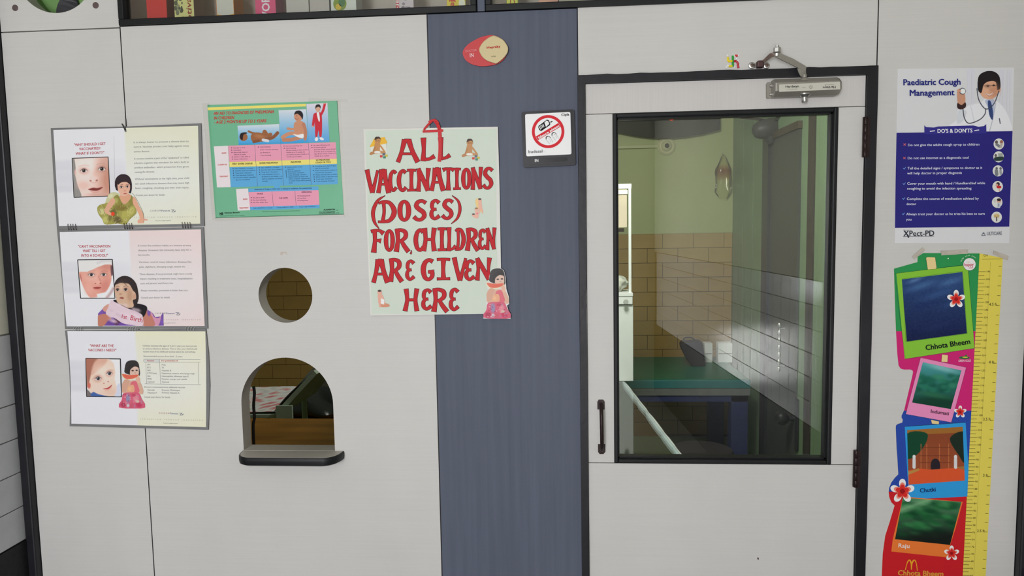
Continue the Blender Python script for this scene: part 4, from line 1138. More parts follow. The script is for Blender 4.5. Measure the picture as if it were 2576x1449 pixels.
P.ell(410, 690, 14, 40, (214, 176, 164), 0, .4, .8)
P.ell(560, 780, 110, 90, (240, 214, 208), 0, .6, .8); P.ell(520, 860, 90, 60, (232, 182, 170), 0, .6, .7); P.ell(690, 700, 40, 90, (218, 176, 162), 8, .6, .6)
eye(P, 522, 668, 44, 25, 4); eye(P, 756, 646, 46, 26, -4)
P.line([(455, 618), (520, 596), (590, 606)], 9, (206, 168, 152), 6, .6); P.line([(690, 590), (750, 574), (812, 586)], 9, (196, 154, 138), 6, .6)
P.ell(650, 770, 58, 40, (238, 206, 198), 0, .5, .7); P.ell(610, 800, 16, 11, (176, 112, 102), 20, .4, .9); P.ell(690, 795, 16, 11, (160, 98, 88), -20, .4, .9)
P.line([(605, 815), (650, 828), (700, 810)], 8, (206, 150, 138), 5, .6)
P.poly([(578, 914), (640, 892), (700, 896), (768, 880), (740, 912), (690, 930), (632, 928)], (128, 60, 58), 4, clip=True)
P.poly([(600, 925), (650, 938), (720, 930), (752, 905), (730, 945), (680, 962), (630, 955)], (216, 156, 144), 6, .8)
P.line([(582, 908), (640, 886), (690, 890), (764, 876)], 7, (212, 158, 146), 5, .6)
P.ell(670, 985, 120, 26, (206, 158, 146), 0, .6, .7)
P.a[:] = 1; P.build('baby_photo', M_gloss, B1, .0058)
mb = MB()
for a_, b_ in zip(rc, rc[1:] + rc[:1]): stroke(mb, F1, [a_, b_], 8, (26, 24, 26), .0060)
mb.build('photo_border', M_print, B1, fixn=False)
# cut-out girl in a golden frock
P = Paint(F1, 690, 712, 1358, 1372, step=.6)
OL = (96, 96, 60)
P.poly([(860, 965), (930, 950), (985, 985), (960, 1060), (880, 1120), (800, 1130), (815, 1040)], (196, 194, 150))
P.poly([(720, 1120), (800, 1095), (900, 1080), (1000, 1110), (1100, 1100), (1180, 1120), (1205, 1220), (1120, 1300), (1070, 1368), (960, 1360), (800, 1368), (760, 1300), (715, 1240), (695, 1170)], (158, 152, 82))
P.poly([(905, 1030), (960, 985), (1010, 1060), (1050, 1110), (1100, 1060), (1140, 990), (1165, 1050), (1155, 1150), (1100, 1190), (980, 1190), (900, 1130)], (140, 134, 70))
for (x, y, rx, ry, c, r) in ((760, 1200, 50, 40, (206, 204, 150), 20), (800, 1310, 40, 50, (194, 192, 116), 0), (900, 1220, 60, 70, (104, 96, 56), 30), (960, 1310, 60, 50, (96, 84, 56), 0), (1060, 1250, 60, 70, (176, 170, 92), 30), (1140, 1190, 40, 60, (192, 188, 112), 20), (1010, 1150, 70, 40, (128, 112, 58), 0), (940, 1060, 30, 40, (180, 176, 104), 0), (870, 1000, 40, 24, (214, 212, 176), -30), (1080, 1100, 40, 30, (160, 150, 82), 0), (860, 1290, 30, 40, (120, 112, 64), 20)):
    P.ell(x, y, rx, ry, c, r, .4, .85)
for _ in range(70):
    x, y = random.uniform(720, 1180), random.uniform(1060, 1350)
    P.line([(x, y), (x + random.uniform(-30, 30), y + random.uniform(10, 50))], random.uniform(4, 9), random.choice([(214, 208, 150), (98, 88, 52), (186, 178, 100)]), 2, .6)
P.poly([(995, 990), (1120, 975), (1130, 1030), (1080, 1090), (1035, 1100), (1000, 1050)], (214, 160, 130))
P.poly([(905, 1020), (930, 1080), (880, 1150), (850, 1200), (900, 1225), (905, 1250), (860, 1250), (795, 1210), (800, 1160), (850, 1070)], (216, 166, 138))
P.poly([(1165, 1010), (1200, 1040), (1240, 1130), (1290, 1220), (1300, 1290), (1300, 1350), (1260, 1352), (1230, 1355), (1222, 1320), (1250, 1280), (1210, 1180), (1160, 1090)], (220, 166, 138))
P.poly([(1290, 1290), (1350, 1305), (1345, 1318), (1295, 1312)], (216, 160, 140))
P.ell(900, 1232, 24, 26, (226, 72, 44), 20, .15)
P.poly([(925, 850), (935, 780), (980, 728), (1040, 714), (1100, 735), (1135, 790), (1148, 880), (1130, 965), (1095, 950), (960, 930), (935, 900)], (52, 40, 46))
P.poly([(962, 830), (1000, 810), (1080, 812), (1118, 840), (1122, 910), (1095, 975), (1050, 1002), (1005, 990), (968, 930)], (222, 176, 152))
P.poly([(950, 760), (1010, 735), (1090, 745), (1128, 800), (1125, 850), (1080, 818), (1010, 822), (965, 850)], (56, 44, 48), 3)
eye(P, 1010, 882, 22, 13, 0, (40, 30, 30)); eye(P, 1088, 876, 22, 13, 0, (40, 30, 30))
P.ell(1058, 930, 22, 14, (206, 148, 124), 0, .5, .8); P.ell(1060, 968, 24, 8, (176, 84, 82), 0, .4, .9)
P.line([(1000, 855), (1015, 848), (1032, 852)], 5, (96, 64, 54), 2, .7); P.line([(1072, 850), (1090, 846), (1106, 852)], 5, (96, 64, 54), 2, .7)
P.build('girl_cutout', M_gloss, B1, .0061)
mb = MB(); stroke(mb, F1, spline([(925, 870), (920, 600), (912, 220)], 5), 2.5, (170, 168, 166), .0056); stroke(mb, F1, spline([(1150, 960), (1210, 1040), (1265, 1150), (1300, 1240), (1305, 1340)], 5), 4, (90, 100, 76), .0056)
mb.build('cut_line', M_print, B1, fixn=False)
# board 2
mb = MB()
lines(mb, F2, [('"CAN\'T VACCINATION', 446, 327, 868, 324), ('WAIT TILL I GET', 508, 385, 805, 382), ('INTO A SCHOOL?"', 486, 445, 838, 442)], RED, .0057, 34, bold=.012)
mb.build('headline', M_print, B2, fixn=False)
mb = MB()
lines(mb, F2, [('It is true that newborn babies are immune to many', 1225, 310, 1918, 306), ('diseases. However this immunity lasts only for a', 1228, 372, 1922, 364), ('few months.', 1230, 432, 1382, 430),
    ('Vaccines control many infectious diseases like', 1238, 525, 1924, 522), ('polio, diphtheria, whooping cough, tetanus etc.', 1240, 588, 1845, 582), ('These diseases, if not prevented, might have a costly', 1246, 682, 1932, 676),
    ('impact resulting in treatment costs, hospitalization', 1250, 742, 1936, 738), ('costs and parents\' work hours lost.', 1254, 802, 1688, 798), ('Always remember, prevention is better than cure.', 1260, 895, 1880, 892), ('Consult your doctor for details.', 1264, 988, 1648, 984)], INK, .0057, 23)
mb.build('body_text', M_print, B2, fixn=False)
mb = MB()
text(mb, F2, 'CHIRON', 1445, 1192, 1585, 1190, 20, (120, 96, 110), .0057, gap=.35); text(mb, F2, 'Panacea', 1592, 1192, 1705, 1190, 22, (70, 84, 130), .0057)
text(mb, F2, 'THROUGH INNOVATION', 1570, 1272, 2040, 1270, 14, (160, 140, 140), .0057, gap=.9); text(mb, F2, 'Present in public interest', 1530, 1312, 1718, 1310, 10, (90, 90, 80), .0057)
logo(mb, F2, 1742, 1186, 1.0, (70, 78, 100)); mb.build('publisher_mark', M_print, B2, fixn=False)
rc = [(440, 484), (893, 478), (927, 986), (478, 986)]
P = Paint(F2, 436, 474, 932, 992, quad=rc, step=.8)
P.poly(rc, (22, 20, 22), sm=False); P.poly([(447, 491), (887, 485), (920, 979), (485, 979)], (232, 230, 230), sm=False)
P.poly([(462, 650), (560, 600), (700, 545), (830, 525), (872, 560), (882, 700), (860, 830), (800, 900), (720, 960), (640, 975), (590, 965), (530, 870), (490, 770)], (222, 158, 142), 5, clip=True)
P.ell(820, 570, 100, 60, (202, 136, 122), 0, .6, .8); P.ell(640, 700, 110, 80, (234, 184, 170), 0, .6, .8); P.ell(800, 830, 70, 110, (206, 132, 120), 20, .6, .8); P.ell(590, 860, 60, 80, (232, 172, 158), 0, .6, .7)
P.poly([(470, 655), (490, 700), (498, 780), (475, 720)], (196, 120, 110), 4, clip=True); P.poly([(870, 560), (900, 580), (905, 660), (880, 690)], (112, 82, 86), 5, clip=True)
P.poly([(447, 491), (887, 485), (884, 545), (800, 545), (700, 580), (580, 640), (465, 640)], (222, 220, 218), 5, sm=False, clip=True); P.line([(700, 525), (790, 500), (884, 498)], 26, (196, 192, 196), 14, .6)
P.poly([(690, 930), (760, 915), (810, 905), (850, 840), (900, 720), (916, 820), (920, 979), (700, 979)], (230, 228, 228), 5, sm=False, clip=True); P.line([(905, 860), (860, 930), (820, 978)], 34, (176, 140, 144), 12, .7)
eye(P, 620, 678, 40, 21, 5, (40, 44, 58)); eye(P, 780, 676, 38, 19, 0, (40, 44, 58))
P.line([(580, 640), (620, 622), (665, 630)], 8, (196, 130, 116), 5, .6); P.line([(745, 640), (785, 626), (830, 636)], 8, (182, 116, 104), 5, .6)
P.line([(712, 700), (740, 760), (745, 790)], 16, (196, 124, 112), 9, .7); P.ell(700, 782, 46, 26, (232, 176, 162), 0, .5, .8); P.ell(672, 792, 12, 8, (166, 86, 78), 0, .4, .8); P.ell(738, 790, 12, 8, (150, 76, 70), 0, .4, .8)
P.poly([(640, 850), (690, 838), (750, 845), (700, 862)], (152, 60, 60), 3, clip=True); P.line([(655, 864), (695, 876), (740, 860)], 10, (216, 128, 118), 4, .8)
P.a[:] = 1; P.build('baby_photo', M_gloss, B2, .0058)
mb = MB()
for a_, b_ in zip(rc, rc[1:] + rc[:1]): stroke(mb, F2, [a_, b_], 8, (26, 24, 26), .0060)
mb.build('photo_border', M_print, B2, fixn=False)
P = Paint(F2, 704, 690, 1564, 1348, step=.6)
P.poly([(708, 1180), (780, 1110), (850, 1070), (960, 1080), (1300, 1100), (1420, 1180), (1450, 1230), (1520, 1220), (1556, 1165), (1560, 1342), (708, 1342)], (118, 84, 156), sm=False)
P.poly([(1350, 1130), (1400, 1160), (1440, 1230), (1500, 1240), (1530, 1200), (1500, 1330), (1440, 1335), (1380, 1250)], (206, 146, 172), 4, clip=True)
P.poly([(770, 1110), (850, 1055), (870, 1110), (820, 1160), (780, 1150)], (206, 152, 136))
P.poly([(708, 1210), (800, 1190), (860, 1210), (880, 1270), (820, 1300), (780, 1342), (708, 1342)], (190, 124, 106))
P.poly([(1290, 1190), (1350, 1140), (1420, 1240), (1440, 1342), (1300, 1342), (1270, 1270)], (190, 124, 108))
for (x, y, rx, ry, c) in ((740, 1150, 30, 50, (126, 90, 176)), (880, 1300, 60, 40, (108, 72, 150)), (960, 1290, 50, 50, (84, 48, 66)), (1040, 1320, 80, 24, (112, 76, 160)), (1370, 1170, 24, 50, (120, 86, 170)), (1540, 1290, 20, 50, (126, 90, 176))): P.ell(x, y, rx, ry, c, 0, .3, .9)
P.poly([(905, 1015), (960, 1005), (1210, 1050), (1330, 1085), (1340, 1150), (1290, 1230), (1200, 1190), (1060, 1110), (960, 1060)], (40, 36, 40))
P.poly([(920, 860), (930, 770), (980, 715), (1050, 693), (1130, 715), (1200, 790), (1228, 900), (1232, 1000), (1190, 1090), (1145, 1080), (1150, 980), (1000, 900)], (54, 46, 46))
P.poly([(922, 850), (950, 790), (1010, 770), (1110, 800), (1160, 880), (1195, 920), (1200, 990), (1160, 1010), (1170, 1090), (1100, 1110), (1020, 1075), (960, 1040), (935, 960)], (206, 172, 146))
P.ell(1010, 850, 70, 40, (220, 190, 166), 0, .5, .8); P.ell(1120, 950, 40, 90, (184, 142, 116), 0, .5, .8); P.ell(1180, 960, 20, 36, (196, 150, 128), 10, .3, .9)
P.poly([(930, 800), (985, 745), (1070, 740), (1110, 790), (1060, 790), (1000, 785), (960, 800)], (60, 50, 50), 4, .9); P.line([(1010, 740), (1040, 780), (1075, 812)], 8, (80, 62, 58), 3, .7)
eye(P, 960, 872, 24, 18, 0, (36, 28, 28)); eye(P, 1065, 870, 28, 19, 0, (36, 28, 28))
P.line([(930, 838), (955, 826), (985, 834)], 6, (110, 80, 66), 3, .7); P.line([(1035, 834), (1070, 822), (1100, 836)], 6, (110, 80, 66), 3, .7)
P.ell(998, 930, 22, 14, (182, 134, 110), 0, .5, .8); P.poly([(985, 978), (1010, 968), (1040, 975), (1035, 995), (1000, 990)], (150, 74, 70), 2, .9)
P.poly([(875, 1010), (930, 1035), (1080, 1110), (1260, 1185), (1290, 1240), (1288, 1340), (1160, 1335), (1030, 1310), (920, 1240), (810, 1190), (845, 1090)], (218, 196, 206))
for _ in range(30):
    x, y = random.uniform(860, 1260), random.uniform(1060, 1310); P.ell(x, y, 40, 22, random.choice([(226, 206, 216), (206, 180, 194), (222, 200, 206)]), 25, .6, .6)
P.build('girl_cutout', M_gloss, B2, .0061)
mb = MB(); text(mb, F2, '1st', 1000, 1240, 1080, 1256, 52, (190, 62, 80), .0064, bold=.004); text(mb, F2, 'Birth', 1118, 1265, 1285, 1305, 62, (188, 60, 76), .0064, bold=.004); mb.build('sash_lettering', M_print, B2, fixn=False)
# board 3
mb = MB()
lines(mb, F3, [('"WHAT ARE THE', 380, 315, 680, 315), ('VACCINES I NEED?"', 358, 368, 714, 370)], RED, .0057, 32, bold=.012); mb.build('headline', M_print, B3, fixn=False)
mb = MB()
lines(mb, F3, [('Children between the ages of 0 and 2 years are more prone', 1042, 308, 1724, 312), ('to serious infectious diseases. That is why, your child should', 1046, 345, 1728, 348), ('receive most of his childhood vaccines before his 2nd birthday.', 1048, 382, 1712, 386),
    ('Recommended vaccines from birth - 2 years:', 1054, 440, 1548, 443), ('Doctors recommend some additional vaccines:', 1064, 826, 1582, 832), ('Varicella', 1102, 864, 1194, 866), ('Prevents Chickenpox', 1284, 866, 1515, 868),
    ('Hepatitis A', 1104, 898, 1222, 900), ('Prevents Hepatitis A', 1284, 898, 1505, 902), ('Consult your doctor for details.', 1058, 952, 1395, 956)], INK, .0057, 20)
for i, (a, b, wa, wb_) in enumerate([('OPV', 'Polio', 42, 52), ('BCG', 'TB', 46, 26), ('HBV', 'Hepatitis B', 46, 120), ('DTP(Triple)', 'Diphtheria, tetanus, whooping cough', 122, 416), ('Hib', 'Haemophilus influenzae type B', 42, 338), ('MMR', 'Measles, mumps and rubella', 58, 320), ('Typhoid', 'Typhoid', 92, 94)]):
    y = 545 + i * 36; text(mb, F3, a, 1100, y, 1100 + wa, y + 1, 19, INK, .0057); text(mb, F3, b, 1282, y + 1, 1282 + wb_, y + 4, 19, INK, .0057)
mb.build('body_text', M_print, B3, fixn=False)
mb = MB()
text(mb, F3, 'CHIRON', 1246, 1155, 1380, 1158, 20, (160, 80, 90), .0057, gap=.35); text(mb, F3, 'Panacea', 1386, 1158, 1492, 1162, 21, (70, 84, 130), .0057)
text(mb, F3, 'PROTECTION THROUGH INNOVATION', 1010, 1226, 1800, 1243, 13, (150, 146, 120), .0057, gap=.9); text(mb, F3, 'Present in public interest', 1300, 1276, 1488, 1280, 9, (90, 90, 80), .0057)
logo(mb, F3, 1525, 1158, .9, (70, 78, 100)); mb.build('publisher_mark', M_print, B3, fixn=False)
mb = MB(); poly(mb, F3, [(1058, 470), (1255, 470), (1255, 508), (1062, 506), (1054, 488)], (206, 206, 200), .0055)
for pts in ([(1060, 468), (1770, 472), (1772, 505), (1062, 506), (1054, 488), (1060, 468)], [(1085, 507), (1092, 778)], [(1255, 470), (1270, 780)], [(1745, 508), (1748, 784)], [(1070, 778), (1775, 788)]): stroke(mb, F3, pts, 3.2, (120, 120, 122), .0056)
text(mb, F3, 'Vaccine', 1098, 494, 1186, 495, 19, RED, .0058, bold=.012); text(mb, F3, 'For prevention of', 1278, 496, 1486, 496, 19, RED, .0058, bold=.012); mb.build('vaccine_table', M_print, B3, fixn=False)
rc = [(328, 456), (765, 462), (778, 942), (338, 938)]
P = Paint(F3, 324, 452, 782, 946, quad=rc, step=.8)
P.poly(rc, (22, 20, 22), sm=False); P.poly([(336, 464), (758, 470), (770, 934), (346, 930)], (228, 226, 226), sm=False)
P.poly([(332, 460), (620, 462), (680, 520), (700, 620), (690, 720), (720, 830), (700, 934), (440, 934), (370, 860), (345, 700)], (232, 204, 186), 5, sm=False, clip=True)
P.poly([(330, 460), (480, 462), (440, 520), (400, 640), (375, 740), (352, 820), (340, 700)], (168, 110, 92), 8, clip=True); P.poly([(480, 462), (600, 464), (560, 540), (450, 640), (400, 660), (420, 540)], (214, 166, 146), 14, .9)
P.ell(370, 800, 22, 40, (206, 104, 92), 0, .3, .9); P.ell(560, 640, 120, 90, (240, 216, 202), 20, .6, .8); P.ell(640, 880, 100, 50, (220, 184, 166), 0, .6, .6); P.ell(480, 830, 70, 50, (238, 206, 192), 0, .6, .8)
P.poly([(346, 850), (400, 900), (470, 934), (346, 934)], (120, 112, 110), 5, clip=True); P.poly([(420, 880), (480, 905), (560, 925), (600, 934), (400, 934)], (70, 100, 160), 5, clip=True); P.poly([(720, 800), (760, 780), (770, 934), (690, 934), (715, 870)], (206, 208, 222), 5, clip=True)
eye(P, 484, 710, 38, 24, -18, (60, 64, 76)); eye(P, 626, 646, 34, 23, -22, (60, 64, 76))
P.line([(410, 720), (450, 680), (500, 668)], 8, (196, 150, 130), 6, .6); P.line([(590, 628), (620, 606), (670, 604)], 8, (190, 146, 126), 6, .6)
P.ell(580, 750, 44, 30, (238, 208, 194), -20, .5, .8); P.ell(556, 770, 12, 9, (190, 126, 110), 0, .4, .8); P.ell(610, 750, 12, 9, (190, 126, 110), 0, .4, .8)
P.poly([(548, 836), (600, 828), (660, 788), (640, 822), (600, 846)], (176, 70, 72), 3, clip=True); P.line([(556, 846), (600, 858), (650, 826)], 9, (222, 146, 132), 4, .7)
P.a[:] = 1; P.build('baby_photo', M_gloss, B3, .0058)
mb = MB()
for a_, b_ in zip(rc, rc[1:] + rc[:1]): stroke(mb, F3, [a_, b_], 8, (26, 24, 26), .0060)
mb.build('photo_border', M_print, B3, fixn=False)
def melon_girl(fr, parent, d, m=None):
    P = Paint(fr, 744, 478, 1074, 1088, step=.6)
    P.poly([(832, 520), (870, 488), (940, 482), (985, 510), (1002, 580), (1000, 680), (880, 660), (822, 640), (815, 600)], (58, 54, 54))
    P.poly([(785, 830), (800, 760), (870, 740), (990, 740), (1045, 830), (1048, 900), (1010, 905), (870, 900), (790, 890)], (212, 170, 148))
    P.poly([(900, 760), (960, 745), (985, 800), (1000, 880), (900, 900), (880, 850)], (214, 108, 120))
    P.poly([(875, 800), (930, 795), (935, 880), (860, 900), (850, 850)], (222, 166, 132))
    P.poly([(800, 900), (900, 885), (990, 890), (1030, 960), (1066, 1080), (750, 1076), (780, 980)], (206, 96, 120))
    for (x, y, rx, ry, c) in ((860, 960, 28, 60, (140, 142, 176)), (960, 960, 40, 50, (216, 140, 150)), (1000, 1040, 40, 36, (190, 62, 92)), (800, 1040, 36, 32, (172, 60, 86)), (900, 1050, 36, 30, (196, 92, 110)), (860, 1050, 20, 24, (196, 200, 206)), (930, 920, 30, 20, (190, 76, 100)), (1030, 1000, 20, 40, (196, 110, 130)), (880, 840, 22, 26, (230, 180, 140)), (980, 1000, 24, 18, (206, 190, 170))): P.ell(x, y, rx, ry, c, 0, .35, .9)
    for _ in range(26):
        x, y = random.uniform(790, 1030), random.uniform(910, 1070); P.ell(x, y, 9, 7, random.choice([(224, 190, 190), (166, 48, 80), (150, 150, 180), (226, 150, 160)]), 0, .4, .7)
    P.poly([(878, 590), (910, 560), (985, 570), (996, 620), (985, 665), (900, 665), (876, 640)], (214, 182, 166))
    P.poly([(860, 560), (930, 520), (990, 560), (940, 560), (890, 600), (880, 660), (850, 640)], (54, 50, 50), 3)
    P.ell(918, 612, 16, 9, (50, 40, 40), 0, .3, .9); P.ell(968, 608, 15, 9, (50, 40, 40), 0, .3, .9); P.ell(950, 640, 12, 9, (190, 146, 130), 0, .4, .8)
    P.poly([(778, 652), (880, 664), (990, 662), (985, 690), (930, 722), (850, 730), (805, 710)], (222, 214, 178)); P.poly([(788, 655), (880, 666), (986, 662), (975, 688), (920, 712), (850, 716), (812, 700)], (216, 104, 84), 3)
    P.poly([(960, 700), (995, 688), (1012, 730), (1000, 770), (965, 750)], (220, 176, 154)); P.poly([(785, 780), (830, 720), (880, 740), (860, 800), (830, 870), (790, 870)], (206, 160, 138), 3)
    return P.build('girl_cutout', m or M_gloss, parent, d)
melon_girl(F3, B3, .0061)
# coils, hanging cord
def coil(fr, x0, x1, y0, y1, m, tilt):
    mb = MB()
    for i in range(4):
        x = x0 + (x1 - x0) * (i + .5) / 4
        a, b = fr.p(x, y0, .006), fr.p(x + tilt, y1, .006); c = (np.array(a) + np.array(b)) / 2; L = abs(a[2] - b[2]) / 2
        mb.tube([(c[0] + .0022 * math.sin(t) * (1 if tilt > 0 else -1) + (a[0] - b[0]) / 2 * math.cos(t), -.0058 - .0045 * math.sin(t), c[2] + L * math.cos(t)) for t in np.linspace(0, 2 * math.pi, 17)], .00075, 6, cap=False)
    return mb.build('binding_coil', m, ch, smooth=True)
M_coilk = mat('dark_coil', alb(56, 44, 48), .4); M_coilw = mat('pale_coil', alb(188, 188, 188), .3, metal=.4)
for a, b, yy in ((298, 428, 1402), (1028, 1158, 1390), (1782, 1918, 1378)): coil(F1, a, b, yy - 38, yy + 40, M_coilk, 12)
for a, b, yy in ((185, 300, 84), (862, 990, 86), (1585, 1728, 84)): coil(F3, a, b, yy - 26, yy + 30, M_coilw, -10)
mb = MB(); mb.tube([F1.p(1060, 148, .008), F1.p(1040, 100, .006), F1.p(1018, 60, .002)], .0013, 6); mb.tube([F1.p(1070, 0, .0015), F1.p(1070, 90, .004), F1.p(1062, 146, .008)], .0009, 6)
mb.build('hanging_cord', M_blackplastic, ch, smooth=True)
q = F1.p(1062, 150, .007); MB().lathe((q[0], -.005, q[2]), (0, -1, 0), [(.0035, 0), (.0035, .001), (.002, .002)], 14).build('eyelet', M_bright, ch)

# ---- pneumonia poster
pn = thing('pneumonia_poster', px(705, 548, 0), 'green pneumonia diagnosis poster with colour table taped above the round hole', 'poster')
slab(FP, [(92, 145), (1485, 100), (1520, 700), (1555, 1320), (180, 1358), (135, 750)], .0002, .0010).build('sheet', mat('green_poster_paper', alb(106, 172, 136), .45, var=.03, scale=9), pn)
mb = MB(); Dp = .0013
poly(mb, FP, [(95, 172), (1148, 132), (1150, 160), (98, 202)], (228, 214, 112), Dp)
poly(mb, FP, [(162, 590), (312, 582), (342, 1026), (196, 1030)], (222, 212, 214), Dp); poly(mb, FP, [(400, 1046), (528, 1040), (552, 1274), (418, 1278)], (222, 212, 214), Dp)
poly(mb, FP, [(314, 582), (1468, 545), (1480, 722), (328, 756)], (222, 150, 172), Dp); poly(mb, FP, [(328, 757), (1480, 722), (1482, 776), (332, 812)], (226, 212, 118), Dp)
poly(mb, FP, [(332, 813), (1482, 777), (1492, 994), (344, 1028)], (92, 162, 208), Dp); poly(mb, FP, [(806, 1010), (868, 1008), (872, 1034), (808, 1036)], (92, 162, 208), Dp)
poly(mb, FP, [(530, 1042), (1280, 1018), (1284, 1058), (534, 1080)], (92, 162, 208), Dp); poly(mb, FP, [(534, 1080), (1284, 1058), (1294, 1216), (548, 1238)], (222, 150, 172), Dp); poly(mb, FP, [(548, 1238), (1294, 1216), (1296, 1252), (552, 1274)], (92, 162, 208), Dp)
for pts in ([(600, 573), (630, 1018)], [(878, 564), (910, 1010)], [(1176, 555), (1206, 1002)], [(785, 1074), (800, 1230)], [(1030, 1066), (1044, 1222)]): stroke(mb, FP, pts, 3, (96, 96, 120), .0015)
mb.build('colour_table', M_gloss, pn, fixn=False)
mb = MB(); RD = (196, 52, 48); D = .0017
lines(mb, FP, [('AN AID TO DIAGNOSIS OF PNEUMONIA', 158, 252, 806, 232), ('IN CHILDREN', 160, 302, 378, 294), ('- AGE 2 MONTHS UP TO 5 YEARS', 162, 346, 724, 330)], RD, D, 32, bold=.018, shear=.15)
for s, x0, y0, x1 in (('SIGNS', 246, 670, 296), ('CLASSIFY AS', 204, 794, 302), ('TREATMENT', 222, 920, 314), ('SIGNS', 474, 1164, 522), ('TREATMENT', 434, 1258, 534)): text(mb, FP, s, x0, y0, x1, y0 - 3, 15, RD, D, bold=.02)
YK = (70, 62, 40)
for s, x0, y0, x1 in (('VERY SEVERE DISEASE', 358, 786, 578), ('SEVERE PNEUMONIA', 650, 778, 848), ('PNEUMONIA', 986, 768, 1098), ('NO PNEUMONIA:', 1256, 746, 1408), ('COUGH OR COLD', 1252, 772, 1416)): text(mb, FP, s, x0, y0, x1, y0 - 6, 17, YK, D, bold=.02)
SM = (90, 60, 84); SB = (36, 62, 96)
cells = [(345, 612, ['Not able to drink', 'Convulsions', 'Abnormally sleepy or', 'difficult to wake', 'Stridor in calm child, or', 'Severe malnutrition'], SM, 24, 175), (632, 602, ['Chest indrawing', '(If also recurrent wheezing', 'go directly to', 'treat wheezing)'], SM, 30, 190),
    (908, 592, ['No chest indrawing, and', 'Fast breathing', '(50 per minute or more if child 2', 'months up to 12 months; 40', 'per minute or more if child is 12', 'months up to 5 years)'], SM, 23, 240), (1206, 584, ['No chest indrawing, and', 'No fast breathing', '(Less than 50 per minute if child', '2 months up to 12 months; Less', 'than 40 per minute if child is 12', 'months up to 5 years)'], SM, 23, 230),
    (362, 834, ['Refer URGENTLY to hospital', 'Give first dose of an antibiotic', 'Treat fever, if present', 'Treat wheezing, if present', 'If cerebral malaria is possible,', 'give an antimalarial'], SB, 24, 220), (642, 824, ['Refer URGENTLY to hospital', 'Give first dose of an antibiotic', 'Treat fever, if present', 'Treat wheezing, if present', '(If referral is not feasible, treat', 'with an antibiotic and follow', 'closely)'], SB, 24, 225),
    (925, 818, ['Advise mother to give', 'home care', 'Give an antibiotic', 'Treat fever, if present', 'Treat wheezing, if present', 'Advise mother to return with', 'child in 2 days for reassessment,', 'or earlier if the child is getting', 'worse'], SB, 21, 235), (1220, 808, ['If coughing more than 30 days,', 'refer for assessment', 'Assess and treat ear problem or', 'sore throat, if present', 'Assess and treat other problems', 'Advise mother to give home care', 'Treat fever, if present', 'Treat wheezing, if present'], SB, 23, 250)]
for x, y, ls, c, dy, wmax in cells:
    for i, s in enumerate(ls):
        yy = y + i * dy; w_ = min(wmax, len(s) * 7.6)
        xx_ = x + i * 2.2
        text(mb, FP, s, xx_ + 24, yy, xx_ + 24 + w_, yy - w_ * .03, 12, c, D)
        if s[0].isupper(): poly(mb, FP, circ(xx_ + 6, yy - 6, 5, n=8), (40, 36, 60), D)
text(mb, FP, 'Reassess in 2 days a child who is taking an antibiotic for pneumonia', 598, 1058, 1212, 1042, 15, (30, 50, 90), D, bold=.008)
for s, x0, y0, x1 in (('WORSE', 624, 1106, 690), ('THE SAME', 858, 1152, 955), ('IMPROVING', 1102, 1088, 1212)): text(mb, FP, s, x0, y0, x1, y0 - 3, 15, (96, 50, 80), D, bold=.015)
for x, y, ls in ((558, 1146, ['Not able to drink', 'Has chest indrawing', 'Has other danger signs']), (1060, 1126, ['Breathing slower', 'Less fever', 'Eating better'])):
    for i, s in enumerate(ls): text(mb, FP, s, x + 20, y + i * 25, x + 20 + len(s) * 7.4, y + i * 25 - 3, 12, SM, D); poly(mb, FP, circ(x + 4, y + i * 25 - 6, 5, n=8), (40, 36, 60), D)
for s, x0, y0, x1 in (('Refer URGENTLY to hospital', 586, 1258, 790), ('Change antibiotic or Refer', 836, 1250, 1018), ('Finish 5 days of antibiotic', 1076, 1244, 1256)): text(mb, FP, s, x0, y0, x1, y0 - 6, 12, SB, D)
BK = (28, 40, 36)
text(mb, FP, 'NB', 224, 1324, 262, 1322, 24, BK, D, bold=.04); text(mb, FP, 'Nicholas Biotech', 276, 1310, 438, 1304, 15, BK, D, bold=.02); text(mb, FP, 'Pharmaceutical division of the company', 226, 1340, 490, 1332, 8, BK, D)
text(mb, FP, 'Adapted from the programme for the control of acute respiratory infections', 680, 1294, 1085, 1282, 8, (50, 90, 74), D)
text(mb, FP, 'AUGMENTIN', 1338, 1278, 1462, 1274, 16, BK, D, bold=.03); text(mb, FP, 'tabs', 1472, 1278, 1498, 1277, 10, BK, D)
stroke(mb, FP, [(1288, 1292), (1462, 1286), (1464, 1308), (1290, 1314)], 3, BK, D, closed=True); text(mb, FP, 'Dry AUGMENTIN', 1296, 1308, 1458, 1303, 13, BK, D, bold=.015); text(mb, FP, 'syrup', 1472, 1306, 1506, 1305, 10, BK, D)
mb.build('lettering', M_print, pn, fixn=False)
P = Paint(FP, 412, 346, 880, 576, step=.8, quad=[(415, 368), (862, 350), (876, 562), (428, 574)]); P.vgrad(350, (206, 212, 218), 570, (60, 150, 206)); 
BR = (150, 96, 62)
P.poly([(560, 470), (610, 440), (680, 450), (730, 490), (700, 535), (620, 540), (570, 530)], BR); P.ell(480, 490, 44, 42, BR); P.poly([(440, 490), (450, 450), (500, 438), (520, 450), (480, 465), (470, 520), (450, 510)], (40, 32, 34))
P.line([(600, 450), (560, 440), (535, 428)], 22, BR); P.line([(690, 500), (705, 430), (735, 470), (770, 462)], 38, BR); P.line([(700, 515), (790, 495), (845, 445)], 36, (136, 84, 56)); P.line([(590, 540), (640, 530)], 30, (130, 80, 54))
P.ell(650, 480, 60, 22, (176, 120, 82), 10, .5, .7); P.line([(690, 520), (740, 530)], 30, (206, 206, 210))
P.build('infant_picture', M_gloss, pn, .0016)
